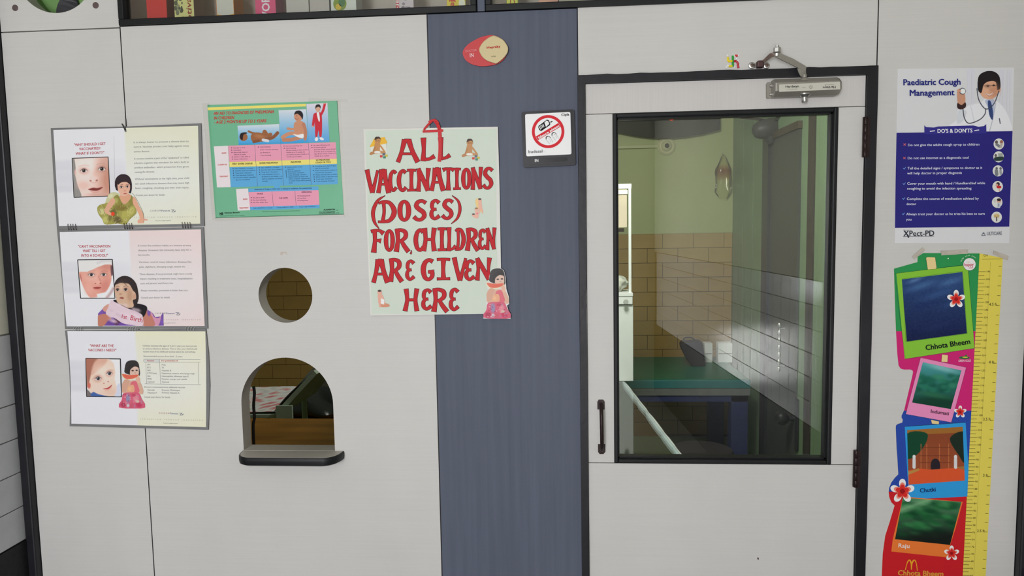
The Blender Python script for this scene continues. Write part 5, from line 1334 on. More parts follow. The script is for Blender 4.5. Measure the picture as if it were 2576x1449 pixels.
P = Paint(FP, 854, 186, 1186, 566, step=.8, quad=[(856, 202), (1152, 190), (1178, 550), (878, 562)]); P.vgrad(195, (206, 210, 216), 560, (60, 150, 208)); S2_ = (196, 138, 108)
P.line([(1050, 400), (1000, 405), (955, 398)], 26, S2_); P.line([(1060, 460), (980, 450), (900, 490)], 40, S2_); P.line([(1100, 490), (1000, 515), (910, 520)], 40, (184, 126, 98)); P.poly([(1030, 330), (1110, 320), (1140, 380), (1150, 470), (1120, 495), (1040, 470), (1020, 400)], S2_); P.line([(1125, 350), (1145, 430), (1140, 510)], 34, (180, 122, 96))
P.ell(1068, 268, 46, 54, S2_); P.poly([(1022, 250), (1040, 212), (1090, 208), (1118, 245), (1112, 300), (1095, 270), (1060, 240), (1035, 245)], (38, 32, 36)); P.poly([(1010, 455), (1060, 465), (1120, 455), (1118, 500), (1060, 490)], (226, 226, 226)); P.ell(1050, 262, 5, 4, (40, 30, 30), 0, .3, .9); P.line([(1035, 290), (1050, 298), (1068, 292)], 5, (150, 70, 64), 2, .9)
P.build('infant_picture', M_gloss, pn, .0016)
P = Paint(FP, 1150, 112, 1406, 556, step=.8, quad=[(1154, 134), (1380, 124), (1402, 540), (1178, 550)]); P.vgrad(130, (212, 206, 214), 545, (84, 156, 210)); RS = (196, 44, 58)
P.line([(1310, 250), (1335, 200), (1352, 132)], 26, RS); P.line([(1240, 260), (1232, 310), (1225, 370)], 26, RS); P.poly([(1230, 245), (1290, 225), (1318, 250), (1322, 400), (1316, 480), (1295, 485), (1284, 420), (1270, 485), (1250, 480), (1244, 340)], RS); P.poly([(1265, 235), (1290, 230), (1298, 315), (1284, 316)], (226, 222, 222)); P.ell(1278, 186, 26, 36, (206, 160, 136)); P.poly([(1250, 190), (1255, 150), (1285, 138), (1306, 155), (1304, 182), (1290, 165), (1262, 172)], (40, 34, 36)); P.ell(1352, 126, 9, 10, (206, 160, 136)); P.ell(1224, 374, 9, 10, (206, 160, 136))
P.ell(1262, 512, 18, 22, (222, 218, 216), 20); P.ell(1318, 508, 24, 14, (222, 218, 216), 20)
P.build('child_picture', M_gloss, pn, .0016)
M_clear = glass_mat('clear_tape', (.985, .985, .975), -.03, .25)
for pts in ([(1180, 70), (1600, 90), (1596, 112), (1370, 108), (1180, 118)], [(40, 130), (110, 125), (190, 1372), (150, 1375)], [(1480, 100), (1516, 96), (1598, 1340), (1560, 1350)], [(180, 1352), (1560, 1312), (1562, 1345), (182, 1388)]):
    slab(FP, pts, .0010, .00185).build('clear_tape', M_clear, pn)

# ---- hand painted sign
sg = thing('vaccination_sign', px(1090, 792, 0), 'pale green hand lettered sign saying all vaccinations are given here', 'sign')
slab(FS, [(38, 120), (500, 112), (945, 104), (958, 560), (966, 1050), (968, 1366), (500, 1372), (85, 1378), (58, 700)], .002, .007).build('backing_board', mat('white_plastic_board', alb(206, 206, 198), .4, var=.02), sg)
slab(FS, [(52, 130), (936, 118), (934, 640), (944, 1120), (880, 1364), (96, 1368), (70, 760)], .007, .0075).build('green_paper', mat('pale_green_paper', alb(198, 208, 194), .55, var=.025, scale=8), sg)
GL = {
 'A': [[(.10, 0, .24), (.24, .45, .20), (.36, .97, .30)], [(.52, .97, .30), (.66, .5, .24), (.88, 0, .28)], [(.22, .36, .12), (.76, .36, .12)], [(.36, .93, .2), (.56, .93, .2)]],
 'L': [[(.30, 1, .30), (.32, .5, .20), (.28, .02, .28)], [(.28, .09, .20), (.62, .10, .15), (.93, .22, .24)]],
 'V': [[(.12, 1, .26), (.30, .5, .22), (.52, .03, .24)], [(.93, .97, .14), (.74, .5, .17), (.54, .03, .22)]],
 'C': [[(.86, .84, .24), (.62, .93, .20), (.34, .80, .25), (.22, .5, .28), (.34, .18, .25), (.62, .07, .20), (.90, .20, .22)]],
 'I': [[(.5, .95, .30), (.48, .5, .21), (.5, .05, .28)], [(.10, .93, .16), (.5, .95, .13), (.90, .93, .16)], [(.10, .06, .16), (.5, .06, .13), (.90, .07, .16)]],
 'N': [[(.16, .98, .24), (.20, .5, .17), (.14, 0, .26)], [(.14, .98, .22), (.48, .52, .24), (.82, .04, .24)], [(.86, 1, .26), (.80, .5, .15), (.84, .04, .16)]],
 'T': [[(.5, .92, .22), (.5, .5, .19), (.5, .02, .30)], [(.04, .90, .26), (.3, .95, .15), (.5, .95, .14), (.7, .95, .15), (.96, .90, .26)]],
 'O': [[(.5, .93, .17), (.26, .80, .24), (.18, .5, .28), (.26, .2, .24), (.5, .07, .17), (.74, .2, .24), (.82, .5, .28), (.74, .8, .24), (.5, .93, .17)]],
 'S': [[(.90, .84, .22), (.66, .93, .18), (.36, .88, .22), (.24, .70, .26), (.46, .54, .26), (.72, .42, .26), (.80, .24, .25), (.58, .08, .19), (.30, .08, .19), (.08, .20, .24)]],
 'D': [[(.30, .97, .20), (.34, .5, .16), (.26, .05, .20)], [(.06, .86, .10), (.3, .93, .16), (.62, .88, .20), (.84, .6, .27), (.82, .35, .27), (.62, .12, .20), (.3, .06, .14), (.04, .06, .12)]],
 'E': [[(.84, .82, .26), (.60, .93, .17), (.32, .84, .23), (.26, .62, .22), (.44, .52, .16), (.62, .52, .18)], [(.44, .52, .16), (.24, .40, .22), (.24, .2, .25), (.5, .07, .18), (.88, .20, .24)]],
 'R': [[(.22, .96, .26), (.26, .5, .20), (.16, .02, .28)], [(.12, .92, .14), (.44, .93, .17), (.72, .84, .22), (.74, .64, .22), (.52, .50, .16), (.3, .46, .12)], [(.48, .48, .18), (.66, .26, .22), (.92, .02, .24)]],
 'F': [[(.30, .95, .24), (.32, .5, .20), (.24, .02, .30)], [(.06, .90, .18), (.34, .94, .14), (.66, .93, .15), (.92, .82, .26)], [(.34, .52, .15), (.56, .52, .15), (.74, .50, .26)]],
 'H': [[(.20, .97, .26), (.26, .5, .20), (.14, .02, .26)], [(.82, .98, .26), (.74, .5, .20), (.82, .02, .26)], [(.24, .5, .14), (.78, .5, .14)]],
 'G': [[(.84, .86, .24), (.58, .93, .19), (.30, .80, .25), (.18, .5, .28), (.30, .16, .24), (.58, .07, .18), (.80, .20, .22), (.82, .36, .24)], [(.54, .40, .16), (.94, .42, .20)]],
 '(': [[(.98, 1, .01), (.52, .84, .11), (.24, .52, .15), (.32, .2, .11), (.60, .0, .02)]],
 ')': [[(.14, 1, .02), (.66, .80, .11), (.80, .5, .15), (.58, .2, .11), (.06, 0, .01)]],
 ',': [[(.5, 1, .10), (.4, .3, .5), (.2, 0, .5)]],
}
rows = ['A 255 425 188 342|L 408 525 180 338|L 530 628 178 330', 'V 52 140 395 553|A 130 220 390 550|C 205 265 393 545|C 262 332 390 545|I 328 398 388 542|N 395 490 385 540|A 488 590 380 535|T 572 650 380 535|I 640 700 380 532|O 700 766 380 530|N 765 842 378 528|S 842 915 375 528',
    '( 78 185 570 790|D 133 265 600 755|O 268 360 598 745|S 372 468 595 742|E 480 560 592 735|S 565 648 590 732|) 628 705 570 758', 'F 85 180 795 955|O 178 248 795 950|R 243 350 790 950|, 352 372 940 962|C 375 450 790 948|H 430 535 785 945|I 533 605 783 945|L 595 665 785 945|D 655 725 785 942|R 725 818 785 942|E 810 870 790 937|N 865 932 787 935',
    'A 95 215 998 1155|R 205 305 990 1152|E 318 388 1000 1145|G 425 520 993 1145|I 525 632 990 1140|V 640 735 988 1145|E 715 795 1000 1145|N 790 905 990 1140', 'H 303 420 1195 1350|E 425 505 1195 1345|R 495 612 1192 1355|E 612 687 1190 1350']
for row in rows:
    mo, mi = MB(), MB()
    for it in row.split('|'):
        c_, x0, x1, y0, y1 = it.split(); x0, x1, y0, y1 = map(float, (x0, x1, y0, y1)); h = y1 - y0; w = x1 - x0
        kw = h * min(1, .35 + .65 * w / (.62 * h)) * .80
        for st in GL[c_]:
            P_ = [(x0 + a * w, y1 - b * h) for a, b, _ in st]; W_ = [q * kw * (.92 if c_ not in '()' else 1) for _, _, q in st]
            n = len(P_)
            if P_[0] == P_[-1]:
                Q = np.array(spline(P_[:-1], 6, True)); WW = np.array([q[0] for q in spline([(q, 0) for q in W_[:-1]], 6, True)])
                _n = len(mi.f) * 4e-7; stroke(mo, FS, Q, WW + 5.0, (46, 26, 32), .00765 + _n, closed=True); stroke(mi, FS, Q, WW, (184, 40, 46), .0081 + _n, closed=True)
                continue
            if n > 2:
                k = 6; Q = spline(P_, k); WW = [q[0] for q in spline([(q, 0) for q in W_], k)]
            else: Q, WW = P_, W_
            Q = np.array(Q); WW = np.maximum(np.array(WW), 1.5)
            a, b = Q[0] - Q[1], Q[-1] - Q[-2]; E0, E1 = Q.copy(), Q
            E0[0] = Q[0] + a / np.linalg.norm(a) * 2.6; E0[-1] = Q[-1] + b / np.linalg.norm(b) * 2.6
            _n = len(mi.f) * 4e-7; stroke(mo, FS, E0, WW + 5.0, (46, 26, 32), .00765 + _n); stroke(mi, FS, Q, WW, (184, 40, 46), .0081 + _n)
    o = mo.build('letter_outline', M_print, sg, fixn=False); mi.build('painted_letters', M_print, sg, fixn=False)
def baby_sticker(x, y, flip=1, arch_=False):
    P = Paint(FS, x - 62, y - 75, x + 70, y + 78, step=.8)
    if arch_: P.poly([(x - 58, y - 5), (x - 30, y - 58), (x + 40, y - 68), (x + 60, y - 30), (x + 50, y - 24), (x - 55, y)], (226, 176, 50), sm=False); P.poly([(x - 55, y), (x + 50, y - 24), (x + 58, y + 40), (x - 50, y + 30)], (214, 216, 206), sm=False)
    S_ = (186, 134, 84)
    P.line([(x - 8, y - 14), (x - 12, y + 26)], 40, S_); P.line([(x - 10, y + 28), (x - 52, y + 44)], 18, (176, 122, 76)); P.line([(x, y + 30), (x + 40, y + 38)], 18, S_); P.line([(x + 14, y - 8), (x + 42, y + 32)], 11, S_); P.line([(x - 24, y), (x - 34, y + 26)], 11, (170, 118, 72))
    P.ell(x - 6, y - 44, 21, 24, S_); P.poly([(x - 26, y - 48), (x - 20, y - 68), (x + 4, y - 70), (x + 16, y - 52), (x, y - 58)], (70, 50, 40)); P.ell(x - 12, y - 42, 3, 3, (50, 36, 30), 0, .3, .9); P.ell(x + 2, y - 42, 3, 3, (50, 36, 30), 0, .3, .9); P.ell(x - 8, y + 34, 22, 9, (222, 220, 210))
    for (a, b, c_) in ((18, 62, (196, 60, 48)), (36, 48, (84, 96, 116)), (52, 58, (196, 180, 60)), (40, 68, (70, 130, 110))): P.poly([(x + a - 9, y + b - 8), (x + a + 9, y + b - 8), (x + a + 9, y + b + 8), (x + a - 9, y + b + 8)], c_, sm=False)
    P.build('baby_sticker', M_gloss, sg, .0084)
baby_sticker(140, 242, arch_=True); baby_sticker(762, 256)
P = Paint(FS, 760, 580, 856, 728, step=.8); S_ = (220, 166, 146)
P.poly([(800, 640), (795, 600), (815, 588), (830, 620), (848, 690), (815, 660)], (222, 188, 120)); P.line([(825, 625), (828, 655)], 24, S_); P.line([(825, 655), (820, 688)], 9, S_); P.line([(836, 655), (844, 686)], 9, S_); P.ell(824, 602, 13, 14, S_); P.ell(823, 593, 11, 6, (66, 46, 42)); P.ell(802, 662, 13, 13, S_); P.ell(801, 655, 11, 6, (150, 110, 60)); P.line([(802, 676), (806, 705)], 20, S_); P.ell(782, 700, 12, 11, S_); P.ell(781, 694, 10, 5, (66, 46, 42)); P.line([(785, 708), (805, 716)], 16, S_); P.ell(806, 690, 7, 6, (216, 110, 130), 0, .3, .8)
P.build('baby_sticker', M_gloss, sg, .0084)
P = Paint(FS, 122, 1200, 220, 1328, step=.8); P.ell(148, 1222, 15, 17, S_); P.ell(147, 1212, 13, 7, (70, 50, 46)); P.line([(150, 1245), (152, 1285)], 30, S_); P.line([(165, 1245), (182, 1300)], 10, S_); P.line([(145, 1290), (150, 1318)], 12, S_); P.poly([(160, 1296), (205, 1300), (212, 1318), (160, 1320)], (206, 140, 112)); P.poly([(156, 1262), (180, 1270), (178, 1304), (156, 1300)], (226, 224, 222), sm=False)
P.build('baby_sticker', M_gloss, sg, .0084)
M_rib = mat('red_ribbon', alb(190, 34, 40), .5, var=.12, scale=40)
rb = MB()
def ribbon(pts, w, d):
    P_ = np.array(spline(pts, 6)); T = np.gradient(P_, axis=0); T /= np.linalg.norm(T, axis=1)[:, None]; N = np.stack([-T[:, 1], T[:, 0]], 1)
    A, B_ = P_ + N * w / 2, P_ - N * w / 2; n = len(P_)
    dd = np.linspace(d[0], d[1], n); V0 = [FS.p(x, y, q) for (x, y), q in zip(A, dd)] + [FS.p(x, y, q) for (x, y), q in zip(B_, dd)]
    V1 = [(x, y - .0012, z) for x, y, z in V0]
    f = []
    for i in range(n - 1): f += [(i, i + 1, i + 1 + n, i + n), (i + 2 * n, i + 3 * n, i + 1 + 3 * n, i + 1 + 2 * n), (i, i + 2 * n, i + 1 + 2 * n, i + 1), (i + n, i + 1 + n, i + 1 + 3 * n, i + 3 * n)]
    rb.add(V0 + V1, f)
ribbon([(552, 118), (556, 200), (556, 270), (550, 340)], 24, (.0085, .0086)); ribbon([(438, 136), (500, 134), (576, 130)], 16, (.0088, .0088)); ribbon([(446, 126), (475, 90), (512, 56)], 13, (.009, .004)); ribbon([(512, 56), (536, 84), (552, 124)], 22, (.004, .0095)); ribbon([(478, 72), (500, 62), (530, 64), (545, 84)], 12, (.005, .008))
rb.build('ribbon', M_rib, sg)
ks = thing('girl_sticker', px(1250, 800, 0), 'cut-out picture of a girl eating watermelon overlapping the sign corner', 'sticker')
FK = Fr(1061, 575, 4.8)
slab(FK, [(835, 512), (872, 482), (945, 474), (992, 505), (1012, 590), (1022, 730), (1054, 830), (1056, 910), (1030, 930), (1074, 1088), (742, 1086), (780, 960), (776, 830), (800, 740), (770, 650), (815, 640), (812, 580)], .0076, .0092).build('card', mat('white_card_edge', alb(214, 212, 210), .5), ks)
melon_girl(FK, ks, .0095)

# ---- doctor in sign
di = thing('doctor_in_sign', px(1222, 165, 0), 'red and cream oval sliding sign reading doctor in', 'sign')
red_o = spline([(290, 790), (330, 640), (480, 480), (700, 350), (900, 265), (1180, 222), (1420, 300), (1600, 460), (1640, 700), (1540, 950), (1330, 1095), (1080, 1150), (820, 1162), (560, 1100), (380, 980)], 6, True)
MB().prism([FD.xz(x, y, .006) for x, y in red_o], .0005, .006).build('red_plate', mat('red_plastic', alb(190, 60, 62), .35, var=.03), di)
cr_o = spline([(788, 690), (830, 540), (960, 380), (1180, 245), (1330, 262), (1520, 370), (1640, 530), (1672, 640), (1640, 780), (1520, 930), (1330, 1080), (1230, 1070), (1030, 1000), (880, 880)], 6, True)
mb = MB(); c0 = np.mean(np.array(cr_o), 0); n = len(cr_o); v = []
for k, d in ((1.0, .006), (1.0, .0095), (.985, .0112), (.955, .012)): v += [(FD.xz(*(c0 + (np.array(q) - c0) * k), d)[0], -d, FD.xz(*(c0 + (np.array(q) - c0) * k), d)[1]) for q in cr_o]
f = [(r_ * n + i, r_ * n + (i + 1) % n, (r_ + 1) * n + (i + 1) % n, (r_ + 1) * n + i) for r_ in range(3) for i in range(n)] + [tuple(range(3 * n, 4 * n))]
mb.add(v, f).build('cream_slider', mat('cream_sign_plastic', alb(200, 184, 140), .4, var=.03), di)
mb = MB(); text(mb, FD, 'DOCTOR', 375, 745, 715, 700, 62, (216, 150, 156), .0064); text(mb, FD, 'IN', 505, 893, 632, 880, 118, (232, 210, 214), .0064, bold=.005)
text(mb, FD, 'Hepraky', 1018, 635, 1432, 592, 66, (176, 36, 40), .0124, bold=.03); text(mb, FD, '4 Oil', 1160, 892, 1290, 885, 40, (76, 60, 48), .0124, bold=.01)
mb.build('lettering', M_print, di, fixn=False)

# ---- silence sign
si = thing('silence_sign', px(1382, 420, 0), 'square black framed silence please sign beside the door frame', 'sign')
def rrect(fr, tl, tr, br, bl, r, d, n=5):
    P_ = [np.array(p, float) for p in (tl, tr, br, bl)]; out = []
    for i in range(4):
        p, a, b = P_[i], P_[i - 1], P_[(i + 1) % 4]
        ua = (a - p) / np.linalg.norm(a - p); ub = (b - p) / np.linalg.norm(b - p)
        for t in np.linspace(0, math.pi / 2, n): out.append(fr.xz(*(p + ua * r * (1 - math.sin(t)) + ub * r * (1 - math.cos(t))), d))
    return out
MB().prism(rrect(FQ, (165, 240), (1180, 188), (1208, 1262), (202, 1310), 42, .009), .0005, .009).build('frame', M_blackplastic, si)
MB().prism(rrect(FQ, (210, 268), (1130, 222), (1152, 1218), (240, 1262), 30, .0105), .009, .0105).build('frame', M_blackplastic, si)
MB().prism(rrect(FQ, (235, 285), (1104, 240), (1126, 1054), (258, 1094), 30, .0112), .0105, .0112).build('white_plate', mat('white_sign_plastic', alb(236, 232, 236), .3, var=.01), si)
MB().prism(rrect(FQ, (345, 1138), (1050, 1104), (1052, 1186), (348, 1226), 38, .0115), .0105, .0115).build('slider_slot', mat('glossy_black_plastic', alb(34, 34, 37), .25), si)
mb = MB(); D = .0116; SR = (206, 46, 56)
stroke(mb, FQ, circ(678, 618, 284, 290, n=64), 56, SR, D, closed=True); stroke(mb, FQ, [(462, 748), (895, 488)], 82, SR, D)
text(mb, FQ, 'Silence please', 500, 765, 898, 518, 44, (240, 236, 238), .0119, bold=.03)
text(mb, FQ, 'Cipla', 930, 318, 1084, 308, 44, (30, 28, 30), .0118, bold=.025); text(mb, FQ, 'budesal', 298, 1032, 575, 1018, 56, (30, 28, 30), .0118, bold=.006); m2 = MB(); text(m2, FQ, 'IN', 420, 1202, 496, 1198, 52, (216, 214, 214), .0119, bold=.03); m2.build('slider_lettering', M_print, si, fixn=False)
text(mb, FQ, '0.5', 588, 1015, 628, 1012, 28, (206, 200, 204), .0118)
K = (26, 24, 26); D = .0118   # struck-out phone and pressed hands
poly(mb, FQ, [(486, 530), (498, 505), (655, 388), (690, 400), (718, 460), (716, 490), (560, 600), (540, 606), (510, 590)], K, D); poly(mb, FQ, [(606, 445), (650, 404), (680, 420), (700, 470), (636, 528)], (236, 232, 236), .01188); poly(mb, FQ, [(502, 528), (514, 512), (540, 575), (532, 585)], (236, 232, 236), .01188)
for k in range(3): stroke(mb, FQ, [(530 + k * 24, 502 - k * 15), (556 + k * 22, 560 - k * 15)], 13, (236, 232, 236), .01188)
stroke(mb, FQ, [(722, 440), (760, 420)], 20, K, D)
for ox_, oy_ in ((0, 0), (112, -70)):
    stroke(mb, FQ, spline([(640 + ox_, 770 + oy_), (640 + ox_, 730 + oy_), (665 + ox_, 708 + oy_), (700 + ox_, 712 + oy_), (722 + ox_, 740 + oy_)], 5), [12] * 4 + [16] * 8 + [10] * 9, K, D)
    stroke(mb, FQ, spline([(645 + ox_, 775 + oy_), (690 + ox_, 835 + oy_), (712 + ox_, 860 + oy_)], 5), 4, (120, 118, 120), D); stroke(mb, FQ, spline([(722 + ox_, 745 + oy_), (752 + ox_, 790 + oy_), (768 + ox_, 828 + oy_)], 5), 4, (120, 118, 120), D); stroke(mb, FQ, [(690 + ox_, 735 + oy_), (700 + ox_, 750 + oy_)], 6, K, D); stroke(mb, FQ, spline([(700 + ox_, 770 + oy_), (730 + ox_, 800 + oy_), (715 + ox_, 820 + oy_)], 4), 3, (140, 138, 140), D)
mb.build('lettering', M_print, si, fixn=False)

# ---- auspicious symbol sticker above the door frame
sw = thing('symbol_sticker', FC.p(330, 540, 0), 'small yellow green and red auspicious Hindu symbol with white beads above the door frame', 'sticker')
def bar(pts, c, nm, w=34):
    mb = MB()
    for a, b in zip(pts[:-1], pts[1:]):
        p, q = np.array(FC.p(*a, .0015)), np.array(FC.p(*b, .0015)); mb.tube([p, (p + q) / 2, q], [w / 7.576 / 1050 * .66] * 3, 8)
    mb.build(nm, mat(nm + '_foil', alb(*c), .3, var=.1, scale=90), sw, smooth=True)
bar([(330, 305), (330, 512)], (30, 150, 46), 'green_bar'); bar([(236, 330), (240, 410), (318, 408)], (236, 206, 40), 'yellow_bar'); bar([(318, 505), (250, 505)], (236, 206, 40), 'yellow_bar'); bar([(372, 300), (420, 305)], (206, 62, 56), 'red_bar'); bar([(344, 410), (395, 405), (425, 450), (428, 500), (440, 540)], (176, 40, 52), 'red_bar')
mb = MB()
for x, y in ((228, 296), (240, 495), (210, 525), (352, 300), (436, 298), (400, 360), (432, 392), (430, 492), (370, 520), (372, 325)):
    q = FC.p(x, y, .001); mb.lathe((q[0], -.0003, q[2]), (0, -1, 0), [(.0026, 0), (.0026, .0010), (.0014, .0022)], 10)
mb.build('white_beads', mat('pearl_bead', alb(240, 238, 236), .25), sw)

# ---- cough poster
cp = thing('cough_poster', px(2390, 612, 0), 'white and navy paediatric cough management poster right of the door', 'poster')
slab(FG, [(115, 70), (1000, 60), (985, 760), (962, 1394), (92, 1394), (100, 800)], .0002, .001).build('sheet', mat('white_poster_paper', alb(208, 208, 210), .4, var=.01), cp)
mb = MB(); NV = (44, 40, 118); D = .0020
poly(mb, FG, [(107, 556), (988, 543), (976, 900), (963, 1268), (95, 1278), (100, 900)], NV, D)
poly(mb, FG, [(318, 498), (330, 512), (390, 516), (420, 508), (690, 500), (730, 510), (770, 505), (788, 490), (790, 560), (318, 566)], (54, 50, 132), .0022)
stroke(mb, FG, [(360, 545), (398, 540)], 8, (206, 204, 216), .0025); stroke(mb, FG, [(698, 540), (734, 534)], 8, (206, 204, 216), .0025)
mb.build('navy_block', M_gloss, cp, fixn=False)
mb = MB(); D = .0026; WT = (206, 208, 222)
text(mb, FG, 'Paediatric Cough', 156, 194, 596, 190, 44, (38, 44, 116), D, bold=.03); text(mb, FG, 'Management', 204, 275, 546, 270, 44, (38, 44, 116), D, bold=.03)
text(mb, FG, "DO'S & DON'TS", 416, 556, 684, 552, 28, (236, 236, 240), D, bold=.025)
for s, x0, y0, x1, y1 in (('Do not give the adults cough syrup to children', 192, 658, 738, 652), ('Do not use internet as a diagnostic tool', 190, 757, 656, 752), ('Tell the detailed signs / symptoms to doctor as it', 190, 834, 758, 830), ('will help doctor in proper diagnosis', 188, 872, 604, 868), ('Cover your mouth with hand / Handkerchief while', 187, 950, 780, 946), ('coughing to avoid the infection spreading', 186, 988, 676, 986),
        ('Complete the course of medication advised by', 184, 1066, 732, 1063), ('doctor', 182, 1105, 256, 1105), ('Always trust your doctor as he tries his best to cure', 181, 1182, 778, 1178), ('you', 180, 1222, 222, 1222)): text(mb, FG, s, x0, y0, x1, y1, 18, WT, D, bold=.014)
for x, y in ((168, 645), (166, 748)): stroke(mb, FG, [(x - 9, y - 7), (x + 9, y + 7)], 5, (190, 96, 104), D); stroke(mb, FG, [(x + 10, y - 8), (x - 8, y + 7)], 5, (190, 96, 104), D)
for x, y in ((166, 826), (164, 943), (160, 1056), (158, 1172)): stroke(mb, FG, [(x - 9, y - 3), (x - 2, y + 6), (x + 11, y - 9)], [5, 6, 3], (110, 160, 216), D)
text(mb, FG, 'XPect-PD', 160, 1340, 396, 1338, 40, (40, 42, 52), D, bold=.012); stroke(mb, FG, [(158, 1345), (392, 1341)], 3, (40, 42, 52), D); text(mb, FG, 'Cipmed', 158, 1299, 202, 1299, 8, (90, 90, 96), D)
stroke(mb, FG, [(172, 1304), (200, 1352)], [6, 10], (40, 42, 52), D)
text(mb, FG, 'ULTICARE', 793, 1334, 908, 1332, 26, (70, 76, 86), D, bold=.006); stroke(mb, FG, spline([(754, 1334), (768, 1314), (780, 1334)], 5), 4, (90, 96, 106), D); stroke(mb, FG, [(752, 1336), (784, 1336)], 4, (90, 96, 106), D); poly(mb, FG, circ(768, 1318, 6, n=10), (90, 96, 106), D)
mb.build('lettering', M_print, cp, fixn=False)
P = Paint(FG, 505, 66, 985, 545, step=.6, bg=None)
for x, w in ((660, 30), (690, 20), (900, 16), (925, 18), (955, 14), (975, 10)): P.line([(x, 80), (x - 4, 480)], w, (206, 206, 214), 6, 1.0, sm=False)
P.poly([(560, 460), (572, 380), (630, 368), (660, 340), (740, 330), (780, 300), (860, 310), (930, 380), (970, 470), (972, 540), (800, 545), (520, 510)], (222, 222, 226), 3)
P.poly([(575, 390), (610, 380), (640, 400), (610, 470), (565, 480)], (196, 200, 206), 5, .7); P.line([(860, 330), (840, 440), (815, 540)], 5, (166, 168, 176), 2); P.line([(670, 350), (700, 480)], 6, (196, 198, 204), 3, .8); P.line([(640, 345), (690, 340)], 6, (200, 202, 206), 3, .8)
P.poly([(780, 310), (840, 300), (850, 345), (835, 460), (800, 360)], (176, 184, 206)); P.poly([(800, 320), (822, 318), (840, 400), (836, 458), (812, 420)], (54, 70, 116))
P.ell(810, 210, 78, 92, (214, 164, 134)); P.ell(885, 225, 12, 24, (206, 150, 120)); P.poly([(722, 190), (735, 120), (790, 88), (850, 92), (888, 130), (896, 210), (872, 230), (860, 170), (810, 165), (770, 190), (752, 250), (730, 240)], (38, 32, 34))
P.ell(850, 240, 40, 60, (184, 128, 100), 0, .6, .7); P.ell(800, 200, 10, 7, (40, 30, 30), 0, .3, .9); P.ell(845, 196, 10, 7, (40, 30, 30), 0, .3, .9); P.ell(798, 202, 26, 18, (120, 92, 80), 0, .3, .3); P.line([(775, 200), (822, 198), (866, 194)], 4, (60, 44, 40), 1.5, .8)
P.line([(785, 258), (812, 270), (840, 254)], 9, (236, 226, 222), 3, .9); P.line([(782, 254), (812, 276), (844, 250)], 4, (150, 76, 66), 2, .7); P.ell(824, 228, 12, 9, (192, 136, 108), 0, .4, .8)
P.line([(718, 220), (730, 300), (765, 360), (800, 374), (850, 330), (884, 240)], 7, (70, 72, 84), 1.5); P.line([(782, 374), (780, 410), (740, 455), (660, 484), (625, 450), (612, 380), (608, 268)], 7, (62, 64, 72), 1.5)
P.poly([(572, 340), (566, 260), (575, 225), (600, 225), (625, 260), (628, 330), (600, 372), (576, 360)], (196, 144, 118)); P.poly([(570, 330), (600, 345), (630, 325), (632, 360), (600, 378), (570, 368)], (58, 40, 40)); P.ell(608, 240, 25, 25, (70, 74, 80)); P.ell(610, 240, 20, 20, (226, 228, 230)); P.line([(572, 235), (590, 240)], 14, (206, 150, 124)); P.line([(888, 448), (894, 485)], 7, (70, 72, 84), 1)
P.build('boy_doctor_picture', M_gloss, cp, .0017)
for i, (x, y) in enumerate(((884, 641), (882, 738), (877, 845), (875, 964), (871, 1084), (867, 1197))):
    P = Paint(FG, x - 43, y - 44, x + 43, y + 44, step=.6); P.ell(x, y, 40, 42, (214, 214, 210))
    if i == 0: P.ell(x - 18, y - 14, 11, 13, (96, 84, 80)); P.ell(x + 20, y - 16, 12, 14, (150, 104, 84)); P.line([(x - 16, y + 4), (x + 4, y + 18)], 20, (120, 124, 128)); P.line([(x + 20, y + 2), (x + 14, y + 22)], 18, (176, 166, 156))
    if i == 1: P.poly([(x - 30, y + 5), (x + 34, y - 2), (x + 30, y + 26), (x - 26, y + 30)], (44, 62, 58), clip=True); P.poly([(x - 4, y - 26), (x + 32, y - 28), (x + 32, y - 6), (x - 2, y - 4)], (150, 158, 150), sm=False); P.ell(x - 22, y - 10, 9, 11, (90, 86, 82))
    if i == 2: P.ell(x - 10, y - 18, 9, 11, (96, 96, 98)); P.line([(x - 12, y), (x - 10, y + 26)], 26, (120, 124, 128)); P.ell(x + 20, y - 18, 9, 11, (110, 110, 112)); P.line([(x + 20, y), (x + 22, y + 22)], 18, (150, 154, 156))
    if i == 3: P.ell(x + 2, y - 18, 14, 15, (60, 46, 50)); P.ell(x - 6, y - 10, 10, 11, (206, 160, 140)); P.line([(x + 2, y + 4), (x + 18, y + 4)], 20, (196, 44, 48)); P.line([(x + 10, y + 16), (x + 14, y + 34)], 8, (206, 160, 140))
    if i == 4: P.ell(x + 14, y - 10, 16, 18, (206, 158, 134)); P.ell(x + 14, y - 20, 16, 11, (50, 40, 42)); P.line([(x + 12, y + 14), (x + 12, y + 32)], 26, (190, 196, 206)); P.ell(x - 18, y - 12, 9, 14, (196, 196, 192)); P.line([(x + 12, y + 12), (x + 12, y + 30)], 5, (60, 70, 110))
    if i == 5: P.ell(x, y - 14, 22, 14, (206, 184, 132), 0, .3); P.ell(x - 12, y - 8, 9, 12, (196, 166, 112)); P.ell(x + 12, y - 8, 9, 12, (196, 166, 112)); P.line([(x, y), (x, y + 28)], 8, (70, 58, 50))
    P.build('round_icon', M_gloss, cp, .0024)

